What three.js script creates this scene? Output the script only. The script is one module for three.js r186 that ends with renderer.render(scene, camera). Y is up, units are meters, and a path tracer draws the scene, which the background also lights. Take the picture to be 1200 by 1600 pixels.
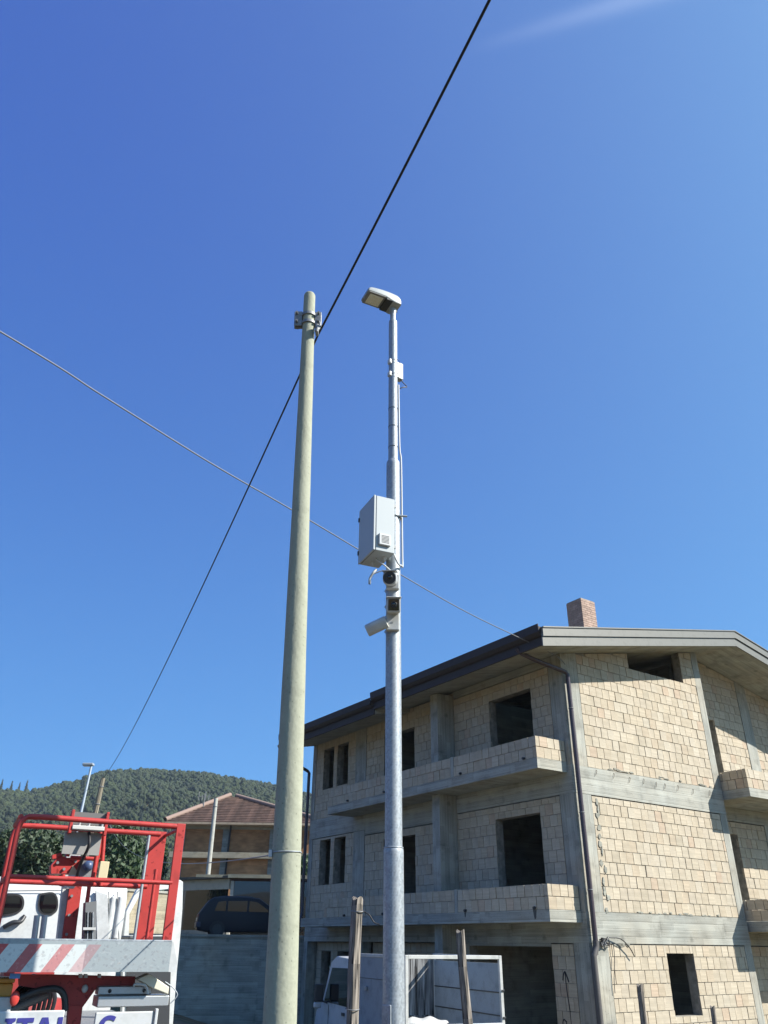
import * as THREE from 'three';
import { RoundedBoxGeometry } from 'three/addons/geometries/RoundedBoxGeometry.js';
import { mergeGeometries, toCreasedNormals } from 'three/addons/utils/BufferGeometryUtils.js';
import { TextGeometry } from 'three/addons/geometries/TextGeometry.js';
import { FontLoader } from 'three/addons/loaders/FontLoader.js';

// ───────────────────────── camera, sky, sun, exposure ─────────────────────────
const scene = new THREE.Scene();
const EYE = 1.6, FOCAL = 1226, PITCH = Math.atan(676 / 1226), ROLL = 0.0113;
const V = (x, y, z) => new THREE.Vector3(x, y, z);
const rad = THREE.MathUtils.degToRad;
const camF = V(0, Math.sin(PITCH), -Math.cos(PITCH)), camU0 = V(0, Math.cos(PITCH), Math.sin(PITCH)), camR0 = V(1, 0, 0);
const camR = camR0.clone().multiplyScalar(Math.cos(ROLL)).addScaledVector(camU0, Math.sin(ROLL));
const camU = camU0.clone().multiplyScalar(Math.cos(ROLL)).addScaledVector(camR0, -Math.sin(ROLL));
const camera = new THREE.PerspectiveCamera(2 * Math.atan(800 / FOCAL) * 180 / Math.PI, 0.75, 0.1, 3000);
camera.position.set(0, EYE, 0);
camera.quaternion.setFromRotationMatrix(new THREE.Matrix4().makeBasis(camR, camU, camF.clone().negate()));
camera.updateMatrixWorld(true);

const EXPOSURE = 2.0;
const SUN_AZ = rad(103), SUN_EL = rad(38.2);
const sunDir = V(Math.sin(SUN_AZ) * Math.cos(SUN_EL), Math.sin(SUN_EL), -Math.cos(SUN_AZ) * Math.cos(SUN_EL));
const sun = new THREE.DirectionalLight(new THREE.Color().setRGB(1, 0.945, 0.86), 4.8);
sun.position.copy(sunDir).multiplyScalar(90).add(V(0, 0, -20)); sun.target.position.set(0, 0, -20);
sun.castShadow = true; sun.shadow.mapSize.set(4096, 4096); sun.shadow.radius = 1;
Object.assign(sun.shadow.camera, { left: -60, right: 60, top: 60, bottom: -60, near: 1, far: 220 });
scene.add(sun, sun.target);

// the sky: clear air, deeper blue overhead, paler to the horizon and towards the sun, one old contrail
{
  const W = 2048, H = 1024, data = new Float32Array(W * H * 4);
  const lerp = (a, b, k) => a + (b - a) * k, d = V(0, 0, 0);
  const zen = [0.0, 0.008, 0.385], hor = [0.145, 0.46, 0.58], glow = [0.70, 1.27, 1.22];
  const dirOf = (az, el) => V(Math.sin(rad(az)) * Math.cos(rad(el)), Math.sin(rad(el)), -Math.cos(rad(az)) * Math.cos(rad(el)));
  const skyRay = (px, py) => camF.clone().multiplyScalar(FOCAL).addScaledVector(camR, px - 600).addScaledVector(camU, 800 - py).normalize(), trA = skyRay(775, 64), trB = skyRay(985, 0), trN = trA.clone().cross(trB).normalize();
  for (let j = 0; j < H; j++) for (let i = 0; i < W; i++) {
    const el = (j + 0.5) / H * Math.PI - Math.PI / 2, lon = ((i + 0.5) / W - 0.5) * 2 * Math.PI;
    d.set(Math.cos(el) * Math.cos(lon), Math.sin(el), Math.cos(el) * Math.sin(lon));
    const gam = Math.acos(Math.min(1, Math.max(-1, d.dot(sunDir)))) * 180 / Math.PI;
    const e = Math.max(0, el * 180 / Math.PI), h = Math.exp(-e / 26), g = Math.exp(-gam / 30), o = (j * W + i) * 4;
    for (let c = 0; c < 3; c++) {
      data[o + c] = zen[c] + hor[c] * h * (1 + 0.9 * Math.exp(-gam / 40)) + glow[c] * g;
    }
    if (e > 30) {                                                     // the contrail: a thin spreading line of ice cloud
      const off = Math.asin(d.dot(trN)) * 180 / Math.PI, along = (Math.atan2(d.x, -d.z) * 180 / Math.PI - 9) / 40;
      if (along > 0 && along < 1.6) {
        const k = 0.12 * Math.min(1, along * 2.2) * Math.max(0, 1 - Math.max(0, along - 1) / 0.6) * Math.exp(-off * off / (0.10 + 0.4 * along));
        for (let c = 0; c < 3; c++) data[o + c] += k * [0.9, 0.9, 0.8][c];
      }
    }
    for (let c = 0; c < 3; c++) data[o + c] /= EXPOSURE;
    data[o + 3] = 1;
  }
  const t = new THREE.DataTexture(data, W, H, THREE.RGBAFormat, THREE.FloatType);
  t.mapping = THREE.EquirectangularReflectionMapping; t.magFilter = THREE.LinearFilter; t.minFilter = THREE.LinearFilter; t.needsUpdate = true;
  scene.background = t; scene.environment = t;
}
scene.fog = new THREE.FogExp2(0xb4c8dc, 0.0002);

const renderer = new THREE.WebGLRenderer({ antialias: true });
renderer.toneMapping = THREE.LinearToneMapping;
renderer.toneMappingExposure = EXPOSURE;
renderer.shadowMap.enabled = true;

// ───────────────────────── helpers ─────────────────────────
let seed = 12345;
const rnd = () => { seed = (seed + 0x6d2b79f5) | 0; let t = Math.imul(seed ^ (seed >>> 15), 1 | seed); t = (t + Math.imul(t ^ (t >>> 7), 61 | t)) ^ t; return ((t ^ (t >>> 14)) >>> 0) / 4294967296; };
const rr = (a, b) => a + (b - a) * rnd();
const rayOf = (px, py) => camF.clone().multiplyScalar(FOCAL).addScaledVector(camR, px - 600).addScaledVector(camU, 800 - py).normalize();
const at = (px, py, dist) => { const d = rayOf(px, py); return V(0, EYE, 0).addScaledVector(d, dist / Math.hypot(d.x, d.z)); };      // dist: metres over the ground
const ground = (px, py, dist, y = 0) => { const p = at(px, py, dist); p.y = y; return p; };
function localOn(frame, px, py, z) {                                  // where a sight line meets a plane z = const of a thing's own frame
  frame.updateMatrixWorld(true);
  const inv = frame.matrixWorld.clone().invert(), a = V(0, EYE, 0).applyMatrix4(inv), b = rayOf(px, py).transformDirection(inv);
  return a.addScaledVector(b, (z - a.z) / b.z);
}
const taken = new Map();
function numbered(n) { const k = taken.get(n) ?? 0; taken.set(n, k + 1); return k ? n + '_' + String(k).padStart(3, '0') : n; }
function shade(o) { o.castShadow = true; o.receiveShadow = true; return o; }
function mesh(name, geo, mat, parent) { const m = shade(new THREE.Mesh(Array.isArray(geo) ? join(geo) : geo, mat)); m.name = parent ? name : numbered(name); (parent ?? scene).add(m); return m; }
function tag(o, label, category, group) { o.userData = { label, category }; if (group) o.userData.group = group; return o; }
function thing(name, label, category, pos = [0, 0, 0], turn = 0, group) {
  const o = new THREE.Group(); o.name = numbered(name); o.position.set(...pos); o.rotation.y = turn; scene.add(o); tag(o, label, category, group); o.updateMatrixWorld(true); return o;
}
function structure(name, geo, mat) { const m = mesh(name, geo, mat); m.userData.kind = 'structure'; return m; }
function join(list) {
  const l = list.map((g) => { const n = g.index ? g.toNonIndexed() : g.clone(); for (const k of Object.keys(n.attributes)) if (!['position', 'normal', 'uv', 'color'].includes(k)) n.deleteAttribute(k); if (!n.attributes.uv) n.setAttribute('uv', new THREE.BufferAttribute(new Float32Array(n.attributes.position.count * 2), 2)); return n; });
  return mergeGeometries(l);
}
function metreUV(g, k = 1) {                                          // uv in metres, by the way each face points
  const p = g.attributes.position, n = g.attributes.normal, uv = new Float32Array(p.count * 2);
  for (let i = 0; i < p.count; i++) {
    const x = Math.abs(n.getX(i)), y = Math.abs(n.getY(i)), z = Math.abs(n.getZ(i));
    const a = y > x && y > z ? [p.getX(i), p.getZ(i)] : x > z ? [p.getZ(i), p.getY(i)] : [p.getX(i), p.getY(i)];
    uv[i * 2] = a[0] * k; uv[i * 2 + 1] = a[1] * k;
  }
  g.setAttribute('uv', new THREE.BufferAttribute(uv, 2)); return g;
}
const box = (x0, x1, y0, y1, z0, z1) => metreUV(new THREE.BoxGeometry(x1 - x0, y1 - y0, z1 - z0).translate((x0 + x1) / 2, (y0 + y1) / 2, (z0 + z1) / 2));
const rbox = (x0, x1, y0, y1, z0, z1, r = 0.01, s = 2) => metreUV(new RoundedBoxGeometry(x1 - x0, y1 - y0, z1 - z0, s, r).translate((x0 + x1) / 2, (y0 + y1) / 2, (z0 + z1) / 2));
function tube(points, r, seg = 40, radial = 8, closed = false, tension = 0.5) { const c = new THREE.CatmullRomCurve3(points.map((p) => p.isVector3 ? p : V(...p)), closed, 'catmullrom', tension); return new THREE.TubeGeometry(c, seg, r, radial, closed); }
function bar(a, b, r, radial = 10, r2 = r) {                          // straight round bar
  a = a.isVector3 ? a : V(...a); b = b.isVector3 ? b : V(...b);
  const d = b.clone().sub(a), l = d.length(), g = new THREE.CylinderGeometry(r2, r, l, radial);
  g.applyQuaternion(new THREE.Quaternion().setFromUnitVectors(V(0, 1, 0), d.normalize())); return g.translate((a.x + b.x) / 2, (a.y + b.y) / 2, (a.z + b.z) / 2);
}
function prism(pts, z0, z1, bevel = 0) {                              // outline in x, y pushed along z
  const s = new THREE.Shape(pts.map((p) => new THREE.Vector2(p[0], p[1])));
  return metreUV(new THREE.ExtrudeGeometry(s, { depth: z1 - z0 - 2 * bevel, bevelEnabled: bevel > 0, bevelSize: bevel, bevelThickness: bevel, bevelSegments: 2, steps: 1 }).translate(0, 0, z0 + bevel));
}
function lathe(pts, n = 24) {                                          // turned shape, uv in metres
  const g = new THREE.LatheGeometry(pts.map((p) => new THREE.Vector2(p[0], p[1])), n), r = Math.max(...pts.map((p) => p[0])), uv = g.attributes.uv, q = g.attributes.position;
  for (let i = 0; i < uv.count; i++) uv.setXY(i, uv.getX(i) * 6.2832 * r, q.getY(i)); return g;
}

// ───────────────────────── computed textures ─────────────────────────
const hash = (x, y, s) => { let h = Math.imul(x, 374761393) + Math.imul(y, 668265263) + Math.imul(s, 1442695041); h = Math.imul(h ^ (h >>> 13), 1274126177); return ((h ^ (h >>> 16)) >>> 0) / 4294967296; };
function noise(x, y, per, s) {                                        // value noise that repeats every per cells
  const x0 = Math.floor(x), y0 = Math.floor(y), fx = x - x0, fy = y - y0, u = fx * fx * (3 - 2 * fx), v = fy * fy * (3 - 2 * fy), m = (k) => ((k % per) + per) % per;
  const a = hash(m(x0), m(y0), s), b = hash(m(x0 + 1), m(y0), s), c = hash(m(x0), m(y0 + 1), s), d = hash(m(x0 + 1), m(y0 + 1), s);
  return a + (b - a) * u + (c - a) * v + (a - b - c + d) * u * v;
}
const fbm = (x, y, per, s, oct = 4) => { let v = 0, a = 0.5, t = 0; for (let o = 0; o < oct; o++) { v += a * noise(x * (1 << o), y * (1 << o), per << o, s + o * 17); t += a; a *= 0.5; } return v / t; };
function texture(n, metres, fn, srgb = true) {
  const data = new Uint8Array(n * n * 4);
  for (let j = 0; j < n; j++) for (let i = 0; i < n; i++) { const c = fn(i / n, j / n, i, j), o = (j * n + i) * 4; for (let k = 0; k < 3; k++) data[o + k] = Math.max(0, Math.min(255, (Array.isArray(c) ? c[k] : c) * 255)); data[o + 3] = 255; }
  const t = new THREE.DataTexture(data, n, n); t.wrapS = t.wrapT = THREE.RepeatWrapping; t.magFilter = THREE.LinearFilter; t.minFilter = THREE.LinearMipmapLinearFilter; t.generateMipmaps = true;
  if (srgb) t.colorSpace = THREE.SRGBColorSpace; t.repeat.set(1 / metres, 1 / metres); t.needsUpdate = true; return t;
}
function turned(t) { const c = t.clone(); c.rotation = Math.PI / 2; c.needsUpdate = true; return c; }
const grey = (v, r = 1, g = 1, b = 1) => [v * r, v * g, v * b];
const mat = (o) => { const { rgb, ...rest } = o; const m = new THREE.MeshStandardMaterial({ roughness: 0.85, ...rest }); if (rgb) m.color.setRGB(...rgb); return m; };

// cast concrete: pour stains, lime bloom, marks of shuttering boards
function concreteFn(u, v) {
  const row = Math.floor(v * 16), boardTone = hash(row, Math.floor(u * 2 + hash(row, 1, 5) * 2), 3) - 0.5, f = (v * 16) % 1;
  let k = 0.78 + 0.16 * (fbm(u * 6, v * 6, 6, 1, 5) - 0.5) + 0.10 * boardTone + 0.10 * (noise(u * 4, v * 160, 160, 9) - 0.5);
  if (f < 0.08) k -= 0.10 * hash(row, Math.floor(u * 12), 7);
  const st = fbm(u * 9, v * 9, 9, 40, 4); if (st > 0.62) k -= (st - 0.62) * 0.5;
  if (hash(Math.floor(u * 200), Math.floor(v * 200), 23) > 0.992) k -= 0.16;
  const w = (fbm(u * 3, v * 3, 3, 77, 3) - 0.5) * 0.07;
  return [k * (1 + w), k, k * (0.97 - w)];
}
const concreteMap = texture(512, 2.4, concreteFn);
const concreteBump = texture(512, 2.4, (u, v) => { const row = Math.floor(v * 16), f = (v * 16) % 1; return 0.5 + 0.2 * (hash(row, Math.floor(u * 2), 3) - 0.5) + 0.25 * (fbm(u * 20, v * 20, 20, 2, 3) - 0.5) - (f < 0.07 ? 0.3 : 0); }, false);
const CONC = [0.545, 0.54, 0.50];
const concreteH = mat({ map: concreteMap, bumpMap: concreteBump, bumpScale: 0.008, rgb: CONC });
const concreteV = mat({ map: turned(concreteMap), bumpMap: turned(concreteBump), bumpScale: 0.008, rgb: CONC });
const soffitMat = mat({ map: concreteMap, bumpMap: concreteBump, bumpScale: 0.01, rgb: CONC });
const interiorMat = mat({ map: concreteMap, rgb: CONC, roughness: 1 });
const mortarMat = mat({ map: texture(256, 1.3, (u, v) => 0.7 + 0.4 * (fbm(u * 12, v * 12, 12, 4, 4) - 0.5)), rgb: [0.52, 0.49, 0.42] });

// hollow clay block: pale fired clay, combed, with blotches and lime smears
const clayFn = (u, v) => {
  let k = 0.86 + 0.14 * (fbm(u * 7, v * 7, 7, 11, 4) - 0.5) + 0.06 * (noise(u * 3, v * 90, 90, 13) - 0.5);
  const s = fbm(u * 5, v * 5, 5, 31, 4), w = Math.max(0, s - 0.6) * 0.9; k -= w * 0.5;
  const l = fbm(u * 8, v * 8, 8, 55, 4); if (l > 0.66) k += (l - 0.66) * 0.5;
  return [k, k * (0.985 - w * 0.15), k * (0.96 - w * 0.3)];
};
const clayMap = texture(512, 1.6, clayFn);
const clayBump = texture(256, 0.8, (u, v) => 0.5 + 0.2 * (noise(u * 2, v * 64, 64, 14) - 0.5) + 0.4 * (fbm(u * 16, v * 16, 16, 15, 3) - 0.5), false);
const CLAY = [[0.61, 0.546, 0.436], [0.592, 0.525, 0.412], [0.627, 0.568, 0.459], [0.592, 0.511, 0.395], [0.604, 0.544, 0.442], [0.604, 0.495, 0.384], [0.561, 0.505, 0.401], [0.633, 0.579, 0.477]];
const clayMats = CLAY.map((rgb) => mat({ map: clayMap, bumpMap: clayBump, bumpScale: 0.003, rgb }));
const clayStuff = mat({ map: clayMap, bumpMap: clayBump, bumpScale: 0.003, vertexColors: true });
const pickClay = () => { const k = rnd(); return k < 0.24 ? 0 : k < 0.42 ? 1 : k < 0.60 ? 2 : k < 0.69 ? 3 : k < 0.82 ? 4 : k < 0.865 ? 5 : k < 0.93 ? 6 : 7; };

const dirtFn = (s, amp) => (u, v) => { const k = 1 - amp * Math.max(0, fbm(u * 6, v * 6, 6, s, 5) - 0.45) * 2 - amp * 0.4 * (noise(u * 60, v * 60, 60, s + 3) - 0.5); return [k, k, k * 0.99]; };
const dirtMap = texture(256, 1.0, dirtFn(60, 0.14)), dirtFine = texture(256, 0.5, dirtFn(64, 0.10));
const galvMap = texture(256, 0.28, (u, v) => { let best = 9, tone = 0; for (let a = -1; a <= 1; a++) for (let b = -1; b <= 1; b++) { const cx = Math.floor(u * 18) + a, cy = Math.floor(v * 18) + b, mx = (cx + 18) % 18, my = (cy + 18) % 18, dx = cx + hash(mx, my, 1) - u * 18, dy = cy + hash(mx, my, 2) - v * 18, q = dx * dx + dy * dy; if (q < best) { best = q; tone = hash(mx, my, 3); } } const k = 0.82 + 0.12 * tone + 0.08 * (fbm(u * 4, v * 4, 4, 90, 4) - 0.5); return [k, k, k]; });
const galvRough = texture(128, 0.28, (u, v) => 0.5 + 0.4 * (fbm(u * 10, v * 10, 10, 92, 3) - 0.5) + 0.1, false);
const galv = mat({ map: galvMap, roughnessMap: galvRough, metalness: 0.45, roughness: 0.9, rgb: [0.43, 0.47, 0.50] });
const galvDull = mat({ map: galvMap, metalness: 0.5, roughness: 0.6, rgb: [0.30, 0.31, 0.32] });
const poleConcrete = mat({ map: texture(512, 1.5, (u, v) => { let k = 0.9 + 0.07 * (fbm(u * 8, v * 8, 8, 101, 5) - 0.5) + 0.05 * (noise(u * 120, v * 120, 120, 102) - 0.5); const s = fbm(u * 4, v * 12, 12, 103, 4); if (s > 0.6) k -= (s - 0.6) * 0.3; if (hash(Math.floor(u * 160), Math.floor(v * 160), 6) > 0.994) k -= 0.15; return [k, k, k * 0.97]; }), rgb: [0.385, 0.40, 0.325], bumpMap: texture(256, 0.5, (u, v) => fbm(u * 20, v * 20, 20, 104, 3), false), bumpScale: 0.002 });
const woodFn = (u, v) => { const g = fbm(u * 26, v * 2.2, 26, 120, 4), c = noise(u * 50, v * 3, 50, 121); let k = 0.62 + 0.7 * (g - 0.5) + 0.3 * (c - 0.5); if (c < 0.2) k -= 0.22; return [k, k * 0.97, k * 0.93]; };
const woodMat = mat({ map: texture(256, 0.5, woodFn), bumpMap: texture(256, 0.5, (u, v) => woodFn(u, v)[0], false), bumpScale: 0.012, rgb: [0.50, 0.47, 0.44] });
const whitePaint = mat({ map: dirtMap, roughness: 0.45, rgb: [0.50, 0.515, 0.52] });
const redPaint = mat({ map: texture(256, 0.7, (u, v) => { const k = 1 - 0.35 * Math.max(0, fbm(u * 8, v * 8, 8, 130, 5) - 0.5); const w = fbm(u * 22, v * 22, 22, 131, 3) > 0.73; return w ? [0.75, 0.5, 0.45] : [k, k * 0.97, k * 0.97]; }), roughness: 0.5, rgb: [0.40, 0.036, 0.03] });
const blackRubber = mat({ rgb: [0.018, 0.018, 0.02], roughness: 0.6 });
const darkPlastic = mat({ rgb: [0.03, 0.032, 0.036], roughness: 0.45 });
const glassDark = new THREE.MeshPhysicalMaterial({ color: 0x0c1014, roughness: 0.05, metalness: 0, clearcoat: 1 });
const aluminium = mat({ map: dirtFine, metalness: 0.7, roughness: 0.42, rgb: [0.48, 0.50, 0.52] });

// ───────────────────────── ground ─────────────────────────
const HILL_R = 620;
function crest(az) {                                                  // elevation of the skyline, degrees, by bearing
  const k = [[-180, 3], [-120, 4], [-80, 6.2], [-60, 7.2], [-45, 7.6], [-34, 7.0], [-27, 7.5], [-23.5, 7.85], [-20.8, 8.6], [-18.5, 9.4], [-16, 9.65], [-13, 9.6], [-10.5, 9.4], [-8, 9.15], [-5.5, 8.5], [0, 7.8], [10, 6.3], [25, 5], [60, 4], [120, 3], [180, 3]];
  for (let i = 1; i < k.length; i++) if (az <= k[i][0]) { const f = (az - k[i - 1][0]) / (k[i][0] - k[i - 1][0]), q = f * f * (3 - 2 * f); return k[i - 1][1] + (k[i][1] - k[i - 1][1]) * (0.5 * f + 0.5 * q); }
  return 3;
}
const smooth = (a, b, x) => { const k = Math.min(1, Math.max(0, (x - a) / (b - a))); return k * k * (3 - 2 * k); };
function groundY(x, z) {
  const r = Math.hypot(x, z), az = Math.atan2(x, -z) * 180 / Math.PI;
  const across = x * Math.cos(rad(-25)) - (-z) * Math.sin(rad(-25)) * -1;   // distance to the road's right-hand side
  const s = x * Math.cos(rad(25)) + (-z) * Math.sin(rad(25));               // along the direction across the street
  let y = -0.95 * smooth(4.6, 9.5, s) - 0.012;
  const top = HILL_R * Math.tan(rad(crest(az))) + EYE - 4.2;
  const up = smooth(110, HILL_R, r), wob = (fbm(x / 90 + 40, z / 90 + 40, 64, 200, 3) - 0.5) * 26 * smooth(180, 320, r) * (1 - smooth(HILL_R - 160, HILL_R - 40, r));
  y += (top * Math.pow(up, 1.15) + wob) * (r < HILL_R ? 1 : Math.max(0.2, 1 - (r - HILL_R) / 700));
  return y;
}
{
  const rings = [0, 3, 6, 9, 12, 16, 22, 30, 42, 60, 85, 115, 150, 190, 230, 275, 320, 370, 420, 470, 520, 560, 590, 620, 650, 700, 800, 1000, 1400, 2000], N = 180, pos = [], uv = [], idx = [];
  rings.forEach((r, k) => { for (let i = 0; i <= N; i++) { const a = i / N * Math.PI * 2, x = Math.sin(a) * r, z = -Math.cos(a) * r; pos.push(x, groundY(x, z), z); uv.push(x, z); if (k && i) { const p = k * (N + 1) + i, q = p - N - 1; idx.push(p, q, q - 1, p, q - 1, p - 1); } } });
  const g = new THREE.BufferGeometry(); g.setAttribute('position', new THREE.Float32BufferAttribute(pos, 3)); g.setAttribute('uv', new THREE.Float32BufferAttribute(uv, 2)); g.setIndex(idx); g.computeVertexNormals();
  structure('ground', g, mat({ map: texture(512, 9, (u, v) => { const k = fbm(u * 8, v * 8, 8, 210, 5), m = fbm(u * 40, v * 40, 40, 211, 3); return k > 0.52 ? [0.50 + 0.3 * (m - 0.5), 0.53 + 0.3 * (m - 0.5), 0.33] : [0.68 + 0.3 * (m - 0.5), 0.60 + 0.3 * (m - 0.5), 0.47]; }), rgb: [0.35, 0.31, 0.25], roughness: 1 }));
  // the street the photographer stands in, and the pale earth yard of the unfinished building
  const street = new THREE.Group(); street.rotation.y = rad(25); street.updateMatrixWorld(true);
  const rg = metreUV(new THREE.BoxGeometry(7, 0.02, 90).translate(0.3, 0.0, -10)); rg.applyMatrix4(street.matrixWorld);
  structure('road', rg, mat({ map: texture(512, 3, (u, v) => grey(0.8 + 0.5 * (fbm(u * 60, v * 60, 60, 220, 2) - 0.5) + 0.2 * (fbm(u * 4, v * 4, 4, 221, 3) - 0.5))), rgb: [0.075, 0.073, 0.07], roughness: 0.95 }));
}

// ───────────────────────── the unfinished three-storey building ─────────────────────────
// own frame: x runs along the gable wall (away to the right), -z along the balcony wall (away to the left), y up from its yard
const D0 = 19.6, cAz = rad(13.206), YARD = -0.9;
const bld = thing('unfinished_building', 'unfinished three-storey building of bare cream hollow blocks with concrete balconies', 'building', [D0 * Math.sin(cAz), YARD, -D0 * Math.cos(cAz)], rad(33.9));
const LEN = 12.45, WID = 13.2, REC = 0.66;                            // balcony wall length, gable wall width, set-back of the far gable half
const soffitY = (s) => 9.0 + 0.2026 * (s < 6.58 ? s : 13.16 - s);
{
  const part = (name, geo, m, parent = bld) => mesh(name, geo, m, parent);
  const bricks = [];                                                  // every block: plane, span, rows
  // wall(plane, offset, u0, u1, y0, top, holes): rows of blocks between two concrete members
  const ROW = 0.256, GAP = 0.010;
  function wall(plane, off, u0, u1, y0, top, holes = [], opt = {}) {
    const topAt = typeof top === 'function' ? top : () => top, ymax = Math.max(topAt(u0), topAt(u1), topAt((u0 + u1) / 2));
    for (let r = 0, y = y0; y < ymax - 0.02; r++, y += ROW) {
      const ya = y, yb = Math.min(y + ROW - GAP, ymax);
      const cuts = new Set([u0, u1]); for (const h of holes) if (h.y0 < yb - 0.01 && h.y1 > ya + 0.01) { if (h.u0 > u0 && h.u0 < u1) cuts.add(h.u0); if (h.u1 > u0 && h.u1 < u1) cuts.add(h.u1); }
      const cs = [...cuts].sort((a, b) => a - b);
      for (let c = 0; c + 1 < cs.length; c++) {
        const m = (cs[c] + cs[c + 1]) / 2, h = holes.find((q) => q.u0 < m && q.u1 > m && q.y0 < yb - 0.01 && q.y1 > ya + 0.01);
        let a = ya, b = yb; if (h) { if (h.y1 < yb - 0.03) a = Math.max(a, h.y1); else if (h.y0 > ya + 0.03) b = Math.min(b, h.y0); else continue; }
        let x = cs[c], first = true;
        while (x < cs[c + 1] - 0.03) {
          let w = (first && r % 2 ? 0.125 : 0.245) * rr(0.93, 1.06); first = false;
          if (x + w > cs[c + 1] - 0.06) w = cs[c + 1] - x;
          const x1 = x + w - 0.009 - (rnd() < 0.10 ? 0.008 : 0), t0 = Math.min(b, topAt(x) - 0.02), t1 = Math.min(b, topAt(x1) - 0.02);
          if (Math.min(t0, t1) > a + 0.03) bricks.push({ plane, off, x0: x, x1, y0: a, t0, t1, back: opt.back ?? 0.06, proud: rr(-0.006, 0.008), tilt: rr(-0.012, 0.012) });
          x += w;
        }
      }
    }
  }
  // backing of mortar and block cores, 16 mm behind the faces, with the same openings
  function backing(plane, off, u0, u1, y0, top, holes = [], thick = 0.24) {
    const s = new THREE.Shape(); const topAt = typeof top === 'function' ? top : () => top;
    s.moveTo(u0, y0); s.lineTo(u1, y0); s.lineTo(u1, topAt(u1) - 0.01); if (u0 < 6.58 && u1 > 6.58 && typeof top === 'function') s.lineTo(6.58, topAt(6.58) - 0.01); s.lineTo(u0, topAt(u0) - 0.01); s.closePath();
    for (const h of holes) { const p = new THREE.Path(); const b = Math.max(h.y0, y0 + 0.002), t = Math.min(h.y1, (topAt((h.u0 + h.u1) / 2)) - 0.03); p.moveTo(h.u0, b); p.lineTo(h.u0, t); p.lineTo(h.u1, t); p.lineTo(h.u1, b); p.closePath(); s.holes.push(p); }
    const g = new THREE.ExtrudeGeometry(s, { depth: thick, bevelEnabled: false });
    if (plane === 'B') g.translate(0, 0, -off - 0.016 - thick);
    else { g.rotateY(Math.PI / 2); g.translate(off + 0.016, 0, 0); }   // x → -z, so u runs along the balcony wall
    return part('wall', metreUV(g), mortarMat);
  }
  const both = (plane, off, u0, u1, y0, top, holes, opt) => { wall(plane, off, u0, u1, y0, top, holes, opt); backing(plane, off, u0, u1, y0, top, holes); };
  const cast = (name, s0, s1, y0, y1, t0, t1, m = concreteH) => part(name, box(s0, s1, y0, y1, -t1, -t0), m);

  // gable wall, near half
  const attic = { u0: 2.62, u1: 4.93, y0: 9.09, y1: 20 }, gwin = { u0: 2.5, u1: 3.46, y0: 1.17, y1: 2.39 };
  const atticTop = (u) => soffitY(u);
  wall('B', 0, 0.59, 5.49, 6.285, atticTop, [attic]);
  { // backing round the attic opening, which reaches up to the roof
    backing('B', 0, 0.59, attic.u0, 6.28, atticTop); backing('B', 0, attic.u1, 5.49, 6.28, atticTop); backing('B', 0, attic.u0, attic.u1, 6.28, 9.085);
  }
  both('B', 0, 0.59, 5.49, 3.185, 5.64);
  both('B', 0, 0.59, 5.49, 0.02, 2.565, [gwin]);
  cast('column', 0.0, 0.58, 0, 2.57, 0.0, 0.45, concreteV); cast('column', 0.0, 0.58, 3.18, 5.645, 0.0, 0.45, concreteV);
  part('column', prism([[0, 6.28], [0.58, 6.28], [0.58, soffitY(0.58) - 0.005], [0, soffitY(0) - 0.005]], -0.45, 0), concreteV);
  for (const [a, b] of [[0, 2.57], [3.18, 5.645]]) cast('column', 5.5, 5.77, a, b, 0.0, REC - 0.02, concreteV);
  part('column', prism([[5.5, 6.28], [5.77, 6.28], [5.77, soffitY(5.77) - 0.005], [5.5, soffitY(5.5) - 0.005]], -REC + 0.02, 0), concreteV);
  cast('beam', -0.003, 5.772, 2.572, 3.178, -0.006, 0.45); cast('beam', -0.003, 5.772, 5.648, 6.278, -0.006, 0.45);
  for (let k = 0; k < 9; k++) { const s = 0.9 + k * 0.52 + rr(-0.15, 0.15), y = 6.17 + rr(-0.05, 0.02); part('rebar_hook', tube([[s, y + 0.05, 0.0], [s, y + 0.03, 0.03], [s - 0.03, y - 0.02, 0.04], [s - 0.06, y - 0.09, 0.03]], 0.006, 8, 5), mat({ rgb: [0.09, 0.06, 0.045] })); }
  // gable wall, far half, set back behind its balconies
  const dUp = { u0: 5.95, u1: 7.06, y0: 6.30, y1: 8.48 }, dLo = { u0: 5.95, u1: 7.12, y0: 3.2, y1: 5.3 };
  both('B', REC, 5.79, 8.5, 6.285, soffitY, [dUp]); both('B', REC, 9.0, WID, 6.285, soffitY, []);
  both('B', REC, 5.79, 8.5, 3.185, 5.64, [dLo]); both('B', REC, 9.0, WID, 3.185, 5.64, []);
  both('B', REC, 5.79, 8.5, 0.02, 2.565, []); both('B', REC, 9.0, WID, 0.02, 2.565, []);
  part('column', prism([[8.51, 6.8], [8.99, 6.8], [8.99, soffitY(8.99) - 0.005], [8.51, soffitY(8.51) - 0.005]], -REC - 0.3, -REC + 0.012), concreteV);
  wall('B', REC, 8.5, 9.0, 6.285, 6.79); backing('B', REC, 8.5, 9.0, 6.28, 6.79);
  cast('column', 8.51, 8.99, 0, 2.57, REC - 0.012, REC + 0.3, concreteV); cast('column', 8.51, 8.99, 3.18, 5.645, REC - 0.012, REC + 0.3, concreteV);
  cast('beam', 5.78, WID, 2.572, 3.178, REC - 0.008, REC + 0.4); cast('beam', 5.78, WID, 5.648, 6.278, REC - 0.008, REC + 0.4);
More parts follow.
